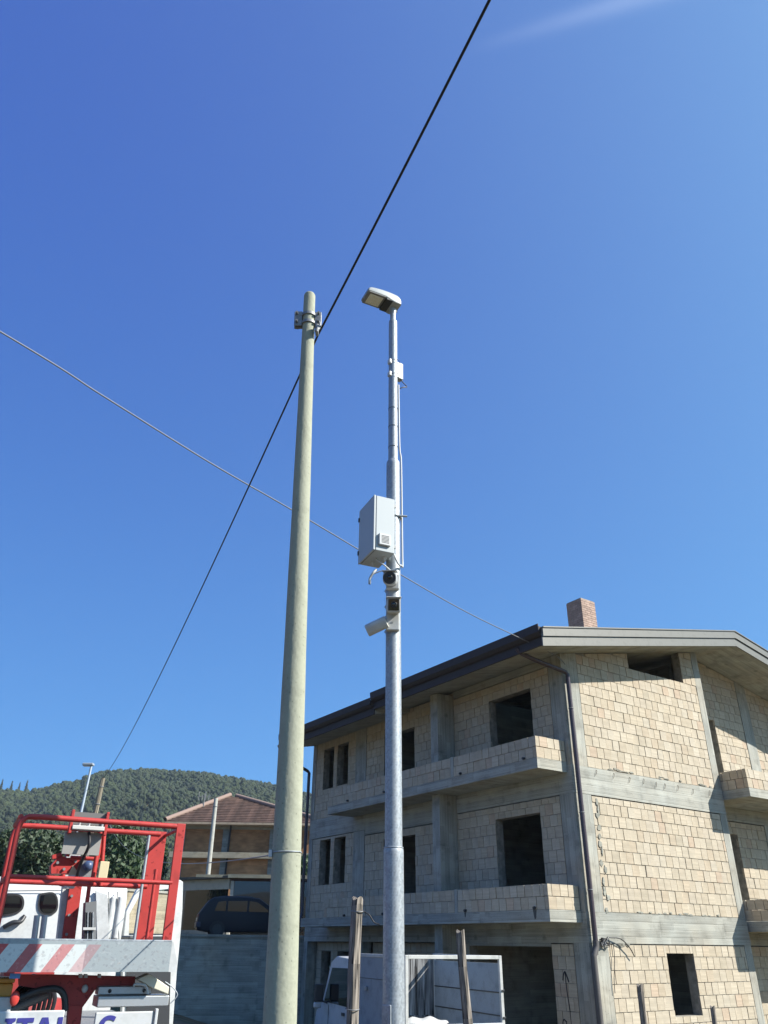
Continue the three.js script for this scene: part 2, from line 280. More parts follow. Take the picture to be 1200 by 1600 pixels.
  // far-gable balconies: slab, two courses of blocks as parapet
  for (const [yb, yt] of [[6.02, 6.24], [2.87, 3.10]]) {
    const sl = cast('balcony_slab', 5.80, WID, yb, yt, -0.8, REC - 0.012);
    wall('B', -0.8, 5.80, WID, yt + 0.005, yt + 0.51, [], { back: 0.12 });
    wall('A', 5.80, -0.67, REC - 0.03, yt + 0.005, yt + 0.51, [], { back: 0.12 });
    part('parapet_core', box(5.83, WID, yt, yt + 0.49, 0.70, 0.77), mortarMat);
  }
  // balcony wall
  const winU = [{ u0: 10.05, u1: 10.76, y0: 7.22, y1: 8.60 }, { u0: 11.0, u1: 11.7, y0: 7.22, y1: 8.60 }], winL = winU.map((h) => ({ ...h, y0: 4.19, y1: 5.58 }));
  const dRu = { u0: 1.15, u1: 2.78, y0: 6.30, y1: 8.38 }, dRl = { u0: 1.15, u1: 2.77, y0: 3.15, y1: 5.33 }, dLu = { u0: 6.24, u1: 7.86, y0: 6.30, y1: 8.36 }, dLl = { u0: 6.24, u1: 7.86, y0: 3.15, y1: 5.29 };
  both('A', 0, 0.47, 4.3, 6.285, 8.78, [dRu]); both('A', 0, 4.3, 8.9, 6.285, 8.98, [dLu]); both('A', 0, 9.56, 12.2, 6.285, 8.98, winU);
  both('A', 0, 0.47, 4.3, 3.185, 5.64, [dRl]); both('A', 0, 4.3, 8.9, 3.185, 5.5, [dLl]); both('A', 0, 9.56, 12.2, 3.185, 5.66, winL);
  cast('beam', 0.004, 0.3, 8.785, 8.99, 0.45, 4.3);
  cast('beam', -0.005, 0.4, 5.645, 6.10, 0.452, 4.3); cast('beam', -0.003, 0.4, 5.51, 6.28, 4.3, 8.895); cast('beam', -0.005, 0.4, 5.67, 6.28, 8.9, LEN);
  cast('beam', -0.005, 0.4, 6.10, 6.28, 0.452, 4.3);
  cast('beam', -0.003, 0.4, 2.57, 3.178, 0.452, LEN);
  for (const [a, b] of [[0, 2.568], [3.18, 5.66], [6.285, 8.985]]) { cast('column', -0.01, 0.3, a, b, 8.91, 9.55, concreteV); cast('column', -0.01, 0.3, a, b, 12.21, LEN, concreteV); }
  cast('pier', -0.6, -0.006, 3.195, 6.09, 4.3, 4.62, concreteV); cast('pier', -0.6, -0.006, 6.345, 8.86, 4.3, 4.62, concreteV); cast('pier', -0.6, -0.006, 0, 2.955, 4.3, 4.62, concreteV);
  // ground floor below: garage mouth, plastered wall with openings
  both('A', 0, 0.47, 1.13, 0.02, 2.565); part('lintel', box(0.0, 0.3, 2.50, 2.568, -4.0, -1.13), concreteH); both('A', 0, 4.0, 4.3, 0.02, 2.565);
  both('A', 0.35, 4.65, 8.9, 0.02, 2.565, [{ u0: 5.2, u1: 6.2, y0: 0.02, y1: 2.2 }]); both('A', 0.35, 9.56, 12.2, 0.02, 2.565, [{ u0: 10.0, u1: 10.9, y0: 0.9, y1: 2.3 }, { u0: 11.3, u1: 11.9, y0: 0.9, y1: 2.3 }]);
  // long balconies on that wall
  for (const [yb, yt, end] of [[6.105, 6.342, 9.6], [2.962, 3.192, 11.0]]) {
    cast('balcony_slab', -0.97, -0.007, yb, yt, 0.12, end);
    part('slab_underside', box(-0.96, -0.41, yb - 0.006, yb - 0.001, -end + 0.02, -0.13), soffitMat);
    wall('A', -0.965, 0.25, 3.2, yt + 0.004, yt + 0.515, [], { back: 0.12 }); wall('A', -0.965, 3.34, 9.6, yt + 0.004, yt + 0.515, [], { back: 0.12 });
    part('parapet_post', box(-0.962, -0.85, yt + 0.002, yt + 0.51, -3.33, -3.21), concreteV);
    wall('B', 0.125, -0.965, -0.012, yt + 0.004, yt + 0.515, [], { back: 0.12 });
    part('parapet_core', box(-0.94, -0.88, yt + 0.001, yt + 0.50, -9.58, -0.3), mortarMat);
    for (const t of [0.55, 2.9, 6.4, 8.4]) part('drain_spout', bar([-0.90, yt + 0.045, -t], [-1.02, yt + 0.035, -t], 0.03, 10), darkPlastic);
  }
  // floors, cross walls and the two hidden sides, so that no daylight comes through from behind
  for (const [a, b] of [[2.98, 3.17], [6.1, 6.27]]) part('floor_slab', [box(0.42, WID - 0.02, a, b, -LEN + 0.02, -REC - 0.42), box(0.42, 5.75, a, b, -REC - 0.42, -0.46)], interiorMat);
  part('inner_wall', [box(11.6, 11.75, 0, 9.2, -LEN + 0.3, -1.0), box(0.4, 11.6, 0, 9.0, -8.9, -8.75), box(0.4, 11.6, 0, 9.0, -4.6, -4.45), box(5.6, 5.75, 0, 10.0, -4.4, -0.9)], interiorMat);
  part('wall', prism([[0.31, 0], [WID, 0], [WID, soffitY(WID) - 0.01], [6.58, soffitY(6.58) - 0.01], [0.31, soffitY(0.31) - 0.01]], -LEN, -LEN + 0.2), concreteH);
  part('wall', box(WID, WID + 0.2, 0, 8.9, -LEN, -REC), concreteH);

  // roof: two pitches, concrete soffit below, flashing and gutter round the edge
  const roofPart = (t0, t1, dy) => part('roof', prism([[-1.3, soffitY(-1.3) + dy], [6.58, soffitY(6.58) + dy], [14.46, soffitY(14.46) + dy], [14.46, soffitY(14.46) + dy + 0.22], [6.58, soffitY(6.58) + dy + 0.24], [-1.3, soffitY(-1.3) + dy + 0.22]], -t1, -t0), soffitMat);
  roofPart(-0.8, 6.45, 0); roofPart(6.45, 12.42, -0.14);
  const flash = mat({ map: dirtFine, rgb: [0.15, 0.147, 0.132], roughness: 0.45, metalness: 0.1 }), gutterMat = mat({ map: dirtFine, rgb: [0.04, 0.033, 0.036], roughness: 0.7 });
  const verge = (name, a, b, z0, z1) => {
    const pts = []; const S = [-1.42, 6.58, 14.5];
    for (const s of S) pts.push([s, soffitY(s) + a]); for (const s of [...S].reverse()) pts.push([s, soffitY(s) + b]);
    return part(name, prism(pts, z0, z1), flash);
  };
  verge('verge_board', -0.04, 0.185, 0.803, 0.84); verge('verge_board', 0.195, 0.40, 0.803, 0.875); verge('verge_board', 0.17, 0.21, 0.803, 0.825); verge('verge_cap', 0.40, 0.43, 0.60, 0.90);
  const gutter = (t0, t1, dy) => { const y = soffitY(-1.3) + dy; part('fascia', box(-1.35, -1.303, y - 0.02, y + 0.28, -t1, -t0), gutterMat);
    part('gutter', prism([[-1.353, y + 0.18], [-1.42, y + 0.2], [-1.49, y + 0.27], [-1.505, y + 0.46], [-1.485, y + 0.46], [-1.475, y + 0.29], [-1.415, y + 0.225], [-1.353, y + 0.21]], -t1, -t0), gutterMat); part('eaves_tile_edge', box(-1.47, -1.29, y + 0.30, y + 0.40, -t1, -t0), gutterMat); };
  gutter(-0.8, 6.45, 0.02); gutter(6.46, 12.42, -0.13);
  // chimney of thin red bricks
  {
    const ch = part('chimney', box(2.03, 2.57, 8.9, 11.30, -1.40, -0.86), mortarMat), cb = [];
    const cmat = mat({ map: clayMap, vertexColors: true }); const colour = (g, c) => { const n = g.attributes.position.count, a = new Float32Array(n * 3); for (let i = 0; i < n; i++) a.set(c, i * 3); g.setAttribute('color', new THREE.BufferAttribute(a, 3)); return g; };
    for (let r = 0, y = 9.65; y < 11.28; r++, y += 0.068) for (const side of [0, 1, 2, 3]) for (let k = 0; k < 3; k++) {
      const w = 0.19, o = (r % 2 ? 0.02 : -0.045) + (k - 1) * 0.2, a = Math.max(-0.285, o - w / 2), b = Math.min(0.285, o + w / 2); if (b - a < 0.02) continue;
      const g = box(a, b, 0, 0.058, 0.262, 0.285 + rr(-0.002, 0.003)); g.rotateY(side * Math.PI / 2); g.translate(2.3, y, -1.13); const t = rr(0.8, 1.15); cb.push(colour(g, [0.50 * t, 0.37 * t, 0.31 * t]));
    }
    const m = mesh('chimney_bricks', cb, cmat, ch); m.userData.kind = 'stuff';
    mesh('chimney_flue', box(2.15, 2.45, 11.30, 11.302, -1.28, -0.98), darkPlastic, ch);
  }
  // rainwater pipe at the corner, another at the far end
  const pipeMat = mat({ rgb: [0.055, 0.04, 0.05], roughness: 0.35 }), pipeOld = mat({ map: dirtFine, rgb: [0.09, 0.085, 0.085], roughness: 0.6 });
  part('downpipe', tube([[-1.38, 8.88, -0.1], [-1.25, 8.75, -0.05], [-0.7, 8.62, 0.02], [-0.02, 8.5, 0.10], [0.09, 8.42, 0.11], [0.10, 8.2, 0.10], [0.10, 6, 0.10], [0.10, 4, 0.10], [0.10, 2.55, 0.10]], 0.055, 90, 14), pipeMat);
  part('downpipe', tube([[0.10, 2.62, 0.10], [0.095, 2.5, 0.10], [0.02, 2.36, 0.10], [-0.01, 2.28, 0.10], [-0.01, 1.6, 0.10], [-0.01, 0.8, 0.10], [-0.01, 0.05, 0.10]], 0.068, 50, 14), pipeOld);
  part('pipe_elbow', tube([[0.0, 0.66, 0.12], [0.05, 0.62, 0.15], [0.16, 0.72, 0.2]], 0.075, 10, 12), pipeOld);
  for (const y of [7.6, 5.2, 3.6]) part('pipe_clip', new THREE.TorusGeometry(0.058, 0.01, 6, 18).rotateX(Math.PI / 2).translate(0.10, y, 0.10), galvDull);
  part('downpipe', tube([[-1.38, 8.75, -12.6], [-1.2, 8.55, -12.62], [-0.4, 8.1, -12.62], [-0.1, 7.95, -12.6], [-0.08, 7.6, -12.58], [-0.08, 5, -12.58], [-0.08, 3.9, -12.58], [-0.12, 3.3, -12.5], [-0.35, 3.05, -12.5]], 0.055, 70, 10), pipeMat);
  // loose wiring left at the corner above the ground floor
  for (let k = 0; k < 11; k++) { const p = [V(0.42 + rr(-0.1, 0.1), 2.62 + rr(-0.05, 0.05), 0.01)]; for (let q = 1; q < 5; q++) p.push(V(0.43 + rr(-0.14, 0.18), 2.60 + rr(-0.11, 0.09), rr(0.03, 0.09))); part('loose_wire', tube(p, 0.008, 24, 5), k % 3 ? blackRubber : galvDull); }
  part('loose_wire', tube([[0.6, 2.68, 0.05], [0.9, 2.66, 0.1], [1.15, 2.5, 0.1], [1.3, 2.33, 0.08]], 0.012, 20, 5), blackRubber);
  part('loose_wire', tube([[0.7, 2.58, 0.05], [0.68, 2.3, 0.06], [0.6, 1.9, 0.05], [0.59, 1.65, 0.04]], 0.008, 20, 5), blackRubber);
  // spray-painted arrow beside the garage mouth
  { const spray = mat({ rgb: [0.02, 0.02, 0.025], roughness: 0.8 }), X = -0.002, line = (pts, w = 0.014) => tube(pts.map(([t, y]) => V(X, y, -t)), w, pts.length * 6, 5).scale(1, 1, 1);
    const mk = (pts, w) => { const g = line(pts, w); g.translate(-X, 0, 0).scale(0.18, 1, 1).translate(X, 0, 0); part('spray_mark', g, spray); };
    mk([[0.78, 2.0], [0.77, 1.7], [0.73, 1.3], [0.72, 1.06]]); mk([[0.86, 1.86], [0.83, 1.97], [0.78, 2.02], [0.73, 1.93], [0.69, 1.83]], 0.018);
    mk([[0.86, 1.1], [0.93, 1.14], [0.97, 1.07], [0.93, 1.0], [0.87, 1.03], [0.86, 1.12]]); mk([[0.81, 0.9], [0.80, 1.04], [0.71, 1.04], [0.60, 1.02], [0.62, 0.9]]); mk([[0.72, 0.93], [0.64, 0.91], [0.67, 0.82], [0.68, 0.6]]); }

  // mortar squeezed out over the blocks beside the corner column, and a few dabs elsewhere
  const smear = (s, y, w, h) => { const n = 11, sh = new THREE.Shape(); for (let i = 0; i < n; i++) { const a = i / n * 6.283, k = rr(0.55, 1.1), X = s + Math.cos(a) * w * k, Y = y + Math.sin(a) * h * k; i ? sh.lineTo(X, Y) : sh.moveTo(X, Y); } sh.closePath(); part('mortar_smear', metreUV(new THREE.ExtrudeGeometry(sh, { depth: 0.012, bevelEnabled: true, bevelSize: 0.004, bevelThickness: 0.004, bevelSegments: 1 }).translate(0, 0, 0.0)), smearMat); };
  const smearMat = mat({ map: concreteMap, rgb: [0.46, 0.45, 0.40] });
  for (let k = 0; k < 13; k++) smear(0.64 + rr(0, 0.13), 3.25 + k * 0.19 + rr(-0.05, 0.05), rr(0.03, 0.075), rr(0.06, 0.13));
  for (let k = 0; k < 16; k++) smear(rr(0.9, 5.3), rr(6.3, 6.34) , rr(0.05, 0.13), rr(0.01, 0.03));
  for (let k = 0; k < 14; k++) smear(rr(0.8, 5.3), 3.2 + rr(-0.01, 0.02), rr(0.04, 0.12), rr(0.01, 0.025));
  for (let k = 0; k < 7; k++) smear(rr(0.7, 1.3), 2.55 + rr(-0.05, 0.0), rr(0.04, 0.12), rr(0.02, 0.04));
  // soot-dark water marks below two of the spouts on the lower balcony edge
  for (const [t, w, l] of [[0.56, 0.055, 0.19], [2.92, 0.03, 0.11]]) { const sh = new THREE.Shape(); sh.moveTo(t - w, 3.19); sh.lineTo(t + w, 3.19); sh.lineTo(t + w * 0.7, 3.19 - l * 0.6); sh.lineTo(t + w * 0.3, 3.19 - l); sh.lineTo(t - w * 0.5, 3.19 - l * 0.8); sh.closePath(); const g = new THREE.ExtrudeGeometry(sh, { depth: 0.002, bevelEnabled: false }); g.rotateY(Math.PI / 2); g.translate(-0.9735, 0, 0); part('water_stain', metreUV(g), mat({ map: concreteMap, rgb: [0.13, 0.13, 0.13] })); }

  // now lay the blocks: the three hundred that show largest each on their own, the rest joined
  bld.updateMatrixWorld(true);
  const toPx = (v) => { const d = v.applyMatrix4(bld.matrixWorld).sub(V(0, EYE, 0)), z = d.dot(camF); return [600 + FOCAL * d.dot(camR) / z, 800 - FOCAL * d.dot(camU) / z]; };
  const place = (b, u, y) => b.plane === 'B' ? V(u, y, -b.off) : V(b.off, y, -u);
  for (const b of bricks) {
    const q = [place(b, b.x0, b.y0), place(b, b.x1, b.y0), place(b, b.x1, b.t1), place(b, b.x0, b.t0)].map(toPx);
    let a = 0; for (let i = 0; i < 4; i++) { const [x, y] = q[i], [X, Y] = q[(i + 1) % 4]; a += x * Y - X * y; }
    const inView = q.every(([x, y]) => x > 2 && x < 1198 && y < 1598), hidden = b.plane === 'A' && b.off === 0 && ((b.y0 > 6.2 && b.y0 < 6.95) || (b.y0 > 3.1 && b.y0 < 3.8) || b.y0 < 2.6);
    b.size = inView && !hidden ? Math.abs(a) * (b.off === REC ? 0.8 : 1) : 0; b.square = Math.abs(b.t0 - b.t1) < 1e-6;
  }
  const chosen = new Set([...bricks].filter((b) => b.square).sort((a, b) => b.size - a.size).slice(0, 300));
  const unit = [];                                                    // a few block shapes with worn, slightly uneven corners
  for (let v = 0; v < 6; v++) { const g = new THREE.BoxGeometry(1, 1, 1), p = g.attributes.position, seen = {}; for (let i = 0; i < p.count; i++) { const k = [p.getX(i), p.getY(i), p.getZ(i)].join(); seen[k] ??= [rr(-0.045, 0.012), rr(-0.04, 0.012), rr(-0.14, 0.03)]; const s = seen[k]; p.setXYZ(i, p.getX(i) * (1 + s[0]), p.getY(i) * (1 + s[1]), p.getZ(i) * (1 + s[2])); }
    g.computeVertexNormals(); const uv = g.attributes.uv; for (let i = 0; i < uv.count; i++) uv.setXY(i, uv.getX(i) * 0.25 + v * 0.29, uv.getY(i) * 0.25 + v * 0.37); unit.push(g); }
  const rest = [];
  for (const b of bricks) {
    const col = pickClay(), w = b.x1 - b.x0, h = (b.t0 + b.t1) / 2 - b.y0, c = place(b, (b.x0 + b.x1) / 2, b.y0 + h / 2), turn = b.plane === 'B' ? 0 : -Math.PI / 2, inn = b.back / 2 - b.proud;
    if (b.plane === 'B') c.z -= inn; else c.x += inn;
    const v = Math.floor(rnd() * 6);
    if (chosen.has(b)) { const m = mesh('brick', unit[v], clayMats[col], bld); m.position.copy(c); m.scale.set(w, h, b.back); m.rotation.set(0, turn, b.tilt); continue; }
    let g;
    if (b.square) { g = unit[v].clone().scale(w, h, b.back).rotateZ(b.tilt).rotateY(turn).translate(c.x, c.y, c.z); }
    else { g = box(-w / 2, w / 2, -h / 2, h / 2, -b.back / 2, b.back / 2); const p = g.attributes.position; for (let i = 0; i < p.count; i++) if (p.getY(i) > 0) p.setY(i, (p.getX(i) < 0 ? b.t0 : b.t1) - b.y0 - h / 2); g.computeVertexNormals(); g.rotateY(turn).translate(c.x, c.y, c.z); }
    const n = g.attributes.position.count, a = new Float32Array(n * 3); for (let i = 0; i < n; i++) a.set(CLAY[col], i * 3); g.setAttribute('color', new THREE.BufferAttribute(a, 3)); rest.push(g);
  }
  const m = mesh('brickwork', rest, clayStuff, bld); m.userData.kind = 'stuff'; m.userData.label = 'remaining rows of cream hollow clay blocks';
  console.log('bricks', bricks.length, 'single', chosen.size);
}

// ───────────────────────── poles ─────────────────────────
const steelD = 7.8, kS = steelD / 7.1, LEAN = 0.0052, steelBase = ground(616.5, 1500, steelD);
const hs = (py) => steelD * Math.tan(Math.asin(rayOf(615, py).y)) + EYE;          // height on the steel pole seen at a picture row
const lampPost = thing('lamp_post', 'tall stepped galvanised steel lamp post carrying cameras and a cabinet', 'lamp post', [steelBase.x, 0, steelBase.z]); lampPost.rotation.z = LEAN;
{
  const H = hs(481), s1 = hs(1328), s2 = hs(722), s3 = hs(503);
  mesh('pole_section', lathe([[0.086, 0], [0.084, s1 - 0.03], [0.083, s1], [0.075, s1 + 0.025]].map(([r, y]) => [r * kS, y]), 40), galv, lampPost);
  mesh('pole_section', lathe([[0.0735, s1 + 0.01], [0.071, s2 - 0.04], [0.069, s2 - 0.01], [0.054, s2 + 0.02]].map(([r, y]) => [r * kS, y]), 40), galv, lampPost);
  mesh('pole_section', lathe([[0.0515, s2], [0.050, s3 - 0.03], [0.049, s3], [0.035, s3 + 0.02]].map(([r, y]) => [r * kS, y]), 36), galv, lampPost);
  mesh('pole_section', lathe([[0.0335, s3], [0.033, H]].map(([r, y]) => [r * kS, y]), 28), galv, lampPost);
  mesh('weld_collar', new THREE.TorusGeometry(0.0775 * kS, 0.007, 8, 40).rotateX(Math.PI / 2).translate(0, s1 + 0.018, 0), galv, lampPost);
  mesh('inspection_door', rbox(-0.05, 0.05, 0.75, 1.16, 0.083, 0.097, 0.006), galv, lampPost).rotation.y = -0.75;
  for (const py of [640, 668, 700]) mesh('strap', new THREE.TorusGeometry(0.0535 * kS, 0.003, 6, 28).rotateX(Math.PI / 2).translate(0, hs(py), 0), darkPlastic, lampPost);
  // lantern head, pointing across the street
  const head = new THREE.Group(); head.name = 'lantern'; head.position.set(0, H, 0); head.rotation.y = rad(116 + 180 - 90); head.scale.setScalar(kS * 0.88); lampPost.add(head);   // its own +x runs along bearing -116
  const shellMat = mat({ map: dirtFine, rgb: [0.34, 0.36, 0.37], roughness: 0.45, metalness: 0.2 });
  const sh = new THREE.Shape(); sh.moveTo(-0.05, 0.0); sh.quadraticCurveTo(-0.062, 0.08, 0.0, 0.108); sh.quadraticCurveTo(0.16, 0.135, 0.36, 0.10); sh.quadraticCurveTo(0.405, 0.09, 0.41, 0.062); sh.lineTo(0.41, 0.05); sh.lineTo(0.16, 0.045); sh.lineTo(0.02, -0.005); sh.closePath();
  const g = new THREE.ExtrudeGeometry(sh, { depth: 0.20, bevelEnabled: true, bevelSize: 0.02, bevelThickness: 0.025, bevelSegments: 4, curveSegments: 10 }).translate(0, 0, -0.10);
  mesh('lantern_shell', toCreasedNormals(g, 0.6), shellMat, head);
  mesh('gear_cover', rbox(0.005, 0.158, -0.012, 0.06, -0.118, 0.118, 0.012), darkPlastic, head);
  mesh('lens_frame', rbox(0.16, 0.415, 0.016, 0.034, -0.122, 0.122, 0.008), mat({ rgb: [0.20, 0.20, 0.20], roughness: 0.4 }), head);
  const lens = mesh('lens', rbox(0.19, 0.385, 0.008, 0.018, -0.092, 0.092, 0.004), mat({ rgb: [0.72, 0.73, 0.66], roughness: 0.2 }), head);
  for (let i = 0; i < 4; i++) for (let j = 0; j < 3; j++) { const d = new THREE.SphereGeometry(0.014, 10, 6).scale(1, 0.6, 1).translate(0.215 + i * 0.048, 0.007, -0.058 + j * 0.058); mesh('led_lens', d, mat({ rgb: [0.72, 0.70, 0.58], roughness: 0.15 }), lens); }
  mesh('spigot', lathe([[0.042, -0.11], [0.046, -0.09], [0.05, 0.03]], 24), shellMat, head);
  mesh('spigot_screw', bar([-0.04, -0.05, 0], [-0.065, -0.05, 0], 0.01, 8), darkPlastic, head);
}
const onPole = (py, az, q) => { const r = q * kS; return V(steelBase.x - LEAN * hs(py) + Math.sin(rad(az)) * r, hs(py), steelBase.z - Math.cos(rad(az)) * r); };
// small grey junction box high on the post
{
  const p = onPole(578, 60, 0.062), t = thing('junction_box', 'small pale grey box strapped high on the lamp post under the lantern', 'junction box', p.toArray(), rad(33)); t.scale.setScalar(kS);
  mesh('housing', rbox(-0.055, 0.055, -0.115, 0.115, -0.035, 0.035, 0.008), mat({ map: dirtFine, rgb: [0.42, 0.44, 0.45], roughness: 0.5 }), t);
  mesh('lid_seam', box(-0.057, 0.057, -0.117, 0.117, 0.012, 0.016), mat({ rgb: [0.3, 0.3, 0.3] }), t);
  for (const y of [-0.09, 0.09]) mesh('bracket', rbox(-0.128, -0.10, y - 0.03, y + 0.03, -0.02, 0.03, 0.004), whitePaint, t);
  for (const y of [-0.1, 0.1]) mesh('strap', new THREE.TorusGeometry(0.054, 0.003, 6, 28).rotateX(Math.PI / 2).translate(-0.054, y, 0.02), darkPlastic, t);
  mesh('antenna_stub', tube([[0.03, -0.115, 0.02], [0.05, -0.15, 0.03], [0.10, -0.2, 0.04], [0.04, -0.24, 0.05], [0.0, -0.27, 0.04]], 0.006, 20, 6), darkPlastic, t);
}
// electrical cabinet strapped to the post, seen from below; local +x faces along the street side (bearing -114), +z towards us
const CABH = 0.64;
{
  const yB = hs(879), c = V(steelBase.x - LEAN * yB + Math.sin(rad(-114)) * 0.19 * kS, yB, steelBase.z - Math.cos(rad(-114)) * 0.19 * kS);
  const t = thing('electrical_cabinet', 'light grey steel electrical cabinet with a louvred vent strapped to the lamp post', 'cabinet', c.toArray(), rad(24)); t.scale.set(kS, kS * 0.95, kS * 0.95);   // +x along bearing 66, -z along bearing -24
  const grey1 = mat({ rgb: [0.37, 0.41, 0.425], roughness: 0.45 });
  mesh('housing', rbox(-0.085, 0.115, 0, CABH, -0.20, 0.20, 0.006), grey1, t);
  const door = mesh('door', rbox(-0.112, -0.092, -0.002, CABH + 0.002, -0.202, 0.202, 0.005), grey1, t);
  mesh('door_gasket', box(-0.093, -0.084, 0.004, CABH - 0.004, -0.196, 0.196), darkPlastic, t);
  for (const y of [0.1, 0.5]) mesh('hinge', rbox(-0.122, -0.10, y, y + 0.05, -0.205, -0.185, 0.004), blackRubber, door);
  const vent = mesh('vent', rbox(-0.06, 0.065, 0.06, 0.19, 0.199, 0.228, 0.008), mat({ rgb: [0.46, 0.48, 0.48], roughness: 0.5 }), t);
  for (let k = 0; k < 6; k++) mesh('louvre_slot', box(-0.035, 0.045, 0.085 + k * 0.015, 0.092 + k * 0.015, 0.2262, 0.2292), darkPlastic, vent);
  for (const y of [0.07, 0.55]) mesh('mounting_rail', rbox(0.115, 0.135, y, y + 0.035, -0.16, 0.19, 0.004), galvDull, t);
  for (const [x, z] of [[0.0, -0.08], [0.06, 0.08]]) mesh('cable_gland', lathe([[0.001, -0.045], [0.013, -0.045], [0.013, -0.02], [0.02, -0.018], [0.02, 0.0]], 12).translate(x, 0, z), whitePaint, t);
  const clampY = 0.53; mesh('pole_clamp', new THREE.TorusGeometry(0.078, 0.009, 8, 30).rotateX(Math.PI / 2).translate(0.19, clampY, 0), galv, t); mesh('clamp_bolt', bar([0.20, clampY, 0.07], [0.30, clampY, 0.10], 0.012, 8), galv, t);
}
// conduit and cables down the post
{
  const p = (py, az, r) => onPole(py, az, r);
  tag(mesh('conduit', tube([p(602, 95, 0.062), p(640, 95, 0.064), p(700, 95, 0.07), p(718, 95, 0.084), p(760, 95, 0.088), p(830, 95, 0.09), p(873, 97, 0.092), p(883, 102, 0.095), p(889, 115, 0.10), p(888, 132, 0.105), p(889, 150, 0.11), p(882, 166, 0.115), p(873, 180, 0.12), p(861, 195, 0.13)], 0.0105, 90, 8), mat({ rgb: [0.42, 0.44, 0.45], roughness: 0.5 })), 'grey conduit running down the lamp post and looping into the cabinet', 'conduit');
  tag(mesh('white_cable', tube([p(871, 250, 0.20), p(883, 235, 0.19), p(892, 215, 0.15), p(898, 195, 0.10), p(901, 170, 0.085)], 0.008, 40, 8), whitePaint), 'white cable drooping from the cabinet underside towards the camera brackets', 'cable');
  tag(mesh('network_plug', [tube([p(892, 262, 0.17), p(898, 258, 0.2), p(906, 262, 0.23), p(915, 262, 0.235)], 0.014, 20, 8), tube([p(901, 190, 0.08), p(897, 225, 0.11), p(897, 250, 0.15), p(900, 258, 0.2)], 0.006, 20, 6)], whitePaint), 'white waterproof cable connector dangling below the cabinet', 'connector');
}
// security cameras
function bulletCamera(label, py, towards, tip, housing, size, face) {
  const p = onPole(py, 185, 0.075), t = thing('security_camera', label, 'camera', p.toArray(), 0, 'security cameras on the lamp post'); t.scale.setScalar(kS);
  const back = rbox(-0.062, 0.062, -0.10, 0.05, -0.02, 0.035, 0.008); mesh('junction_box', back, housing, t);
  for (const y of [-0.08, 0.03]) mesh('strap', new THREE.TorusGeometry(0.074, 0.005, 6, 30).rotateX(Math.PI / 2).translate(0, y, -0.075), galv, t);
  const b = new THREE.Group(); b.name = 'camera_body'; b.position.set(...tip); b.quaternion.setFromUnitVectors(V(0, 0, 1), V(...towards).normalize()); t.add(b);
  const [rx, ry, len] = size, s = new THREE.Shape(), c = (face === 'square' ? 0.4 : 0.85) * rx; s.moveTo(-rx + c, -ry); s.lineTo(rx - c, -ry); s.quadraticCurveTo(rx, -ry, rx, -ry + c); s.lineTo(rx, ry - c); s.quadraticCurveTo(rx, ry, rx - c, ry); s.lineTo(-rx + c, ry); s.quadraticCurveTo(-rx, ry, -rx, ry - c); s.lineTo(-rx, -ry + c); s.quadraticCurveTo(-rx, -ry, -rx + c, -ry);
  mesh('barrel', toCreasedNormals(new THREE.ExtrudeGeometry(s, { depth: len, bevelEnabled: true, bevelSize: 0.006, bevelThickness: 0.008, bevelSegments: 2, curveSegments: 6 }).translate(0, 0, -len / 2), 0.7), housing, b);
  if (face) mesh('sun_visor', rbox(-rx - 0.012, rx + 0.012, ry + 0.003, ry + 0.013, -len / 2, len / 2 + 0.03, 0.004), housing, b);
  if (face) { const f = mesh('front_glass', face === 'square' ? rbox(-rx * 0.86, rx * 0.86, -ry * 0.86, ry * 0.86, len / 2 + 0.005, len / 2 + 0.016, 0.005) : new THREE.CylinderGeometry(rx * 1.0, rx * 1.06, 0.06, 28).rotateX(Math.PI / 2).translate(0, 0, len / 2 - 0.012), face === 'square' ? glassDark : darkPlastic, b); mesh('lens_ring', new THREE.TorusGeometry(rx * 0.42, 0.005, 8, 20).translate(0, 0, len / 2 + 0.022), darkPlastic, f); mesh('lens', new THREE.SphereGeometry(rx * 0.36, 14, 8).scale(1, 1, 0.4).translate(0, 0, len / 2 + 0.02), glassDark, f); }
  mesh('arm', tube([[0, -0.02, 0.02], [tip[0] * 0.4, tip[1] * 0.4 - 0.02, tip[2] * 0.6], [tip[0], tip[1] - ry * 0.4, tip[2] - 0.01]], 0.022, 16, 10), housing, t);
  return t;
}
const camGrey = mat({ map: dirtFine, rgb: [0.40, 0.41, 0.42], roughness: 0.45 }), camWhite = mat({ map: dirtFine, rgb: [0.50, 0.50, 0.48], roughness: 0.4 });
bulletCamera('upper grey security camera with a dark glass front facing the street', 912, [-0.12, -0.30, 1], [-0.025, -0.025, 0.10], camGrey, [0.060, 0.060, 0.13], 'round');
bulletCamera('lower square white security camera with a dark lens plate facing the street', 953, [0.02, -0.26, 1], [0.005, -0.03, 0.10], camWhite, [0.060, 0.062, 0.15], 'square');
bulletCamera('white security camera lowest on the lamp post, turned away to the side', 975, [-1, -0.42, -0.25], [-0.15, -0.06, 0.02], camWhite, [0.052, 0.052, 0.19], null);

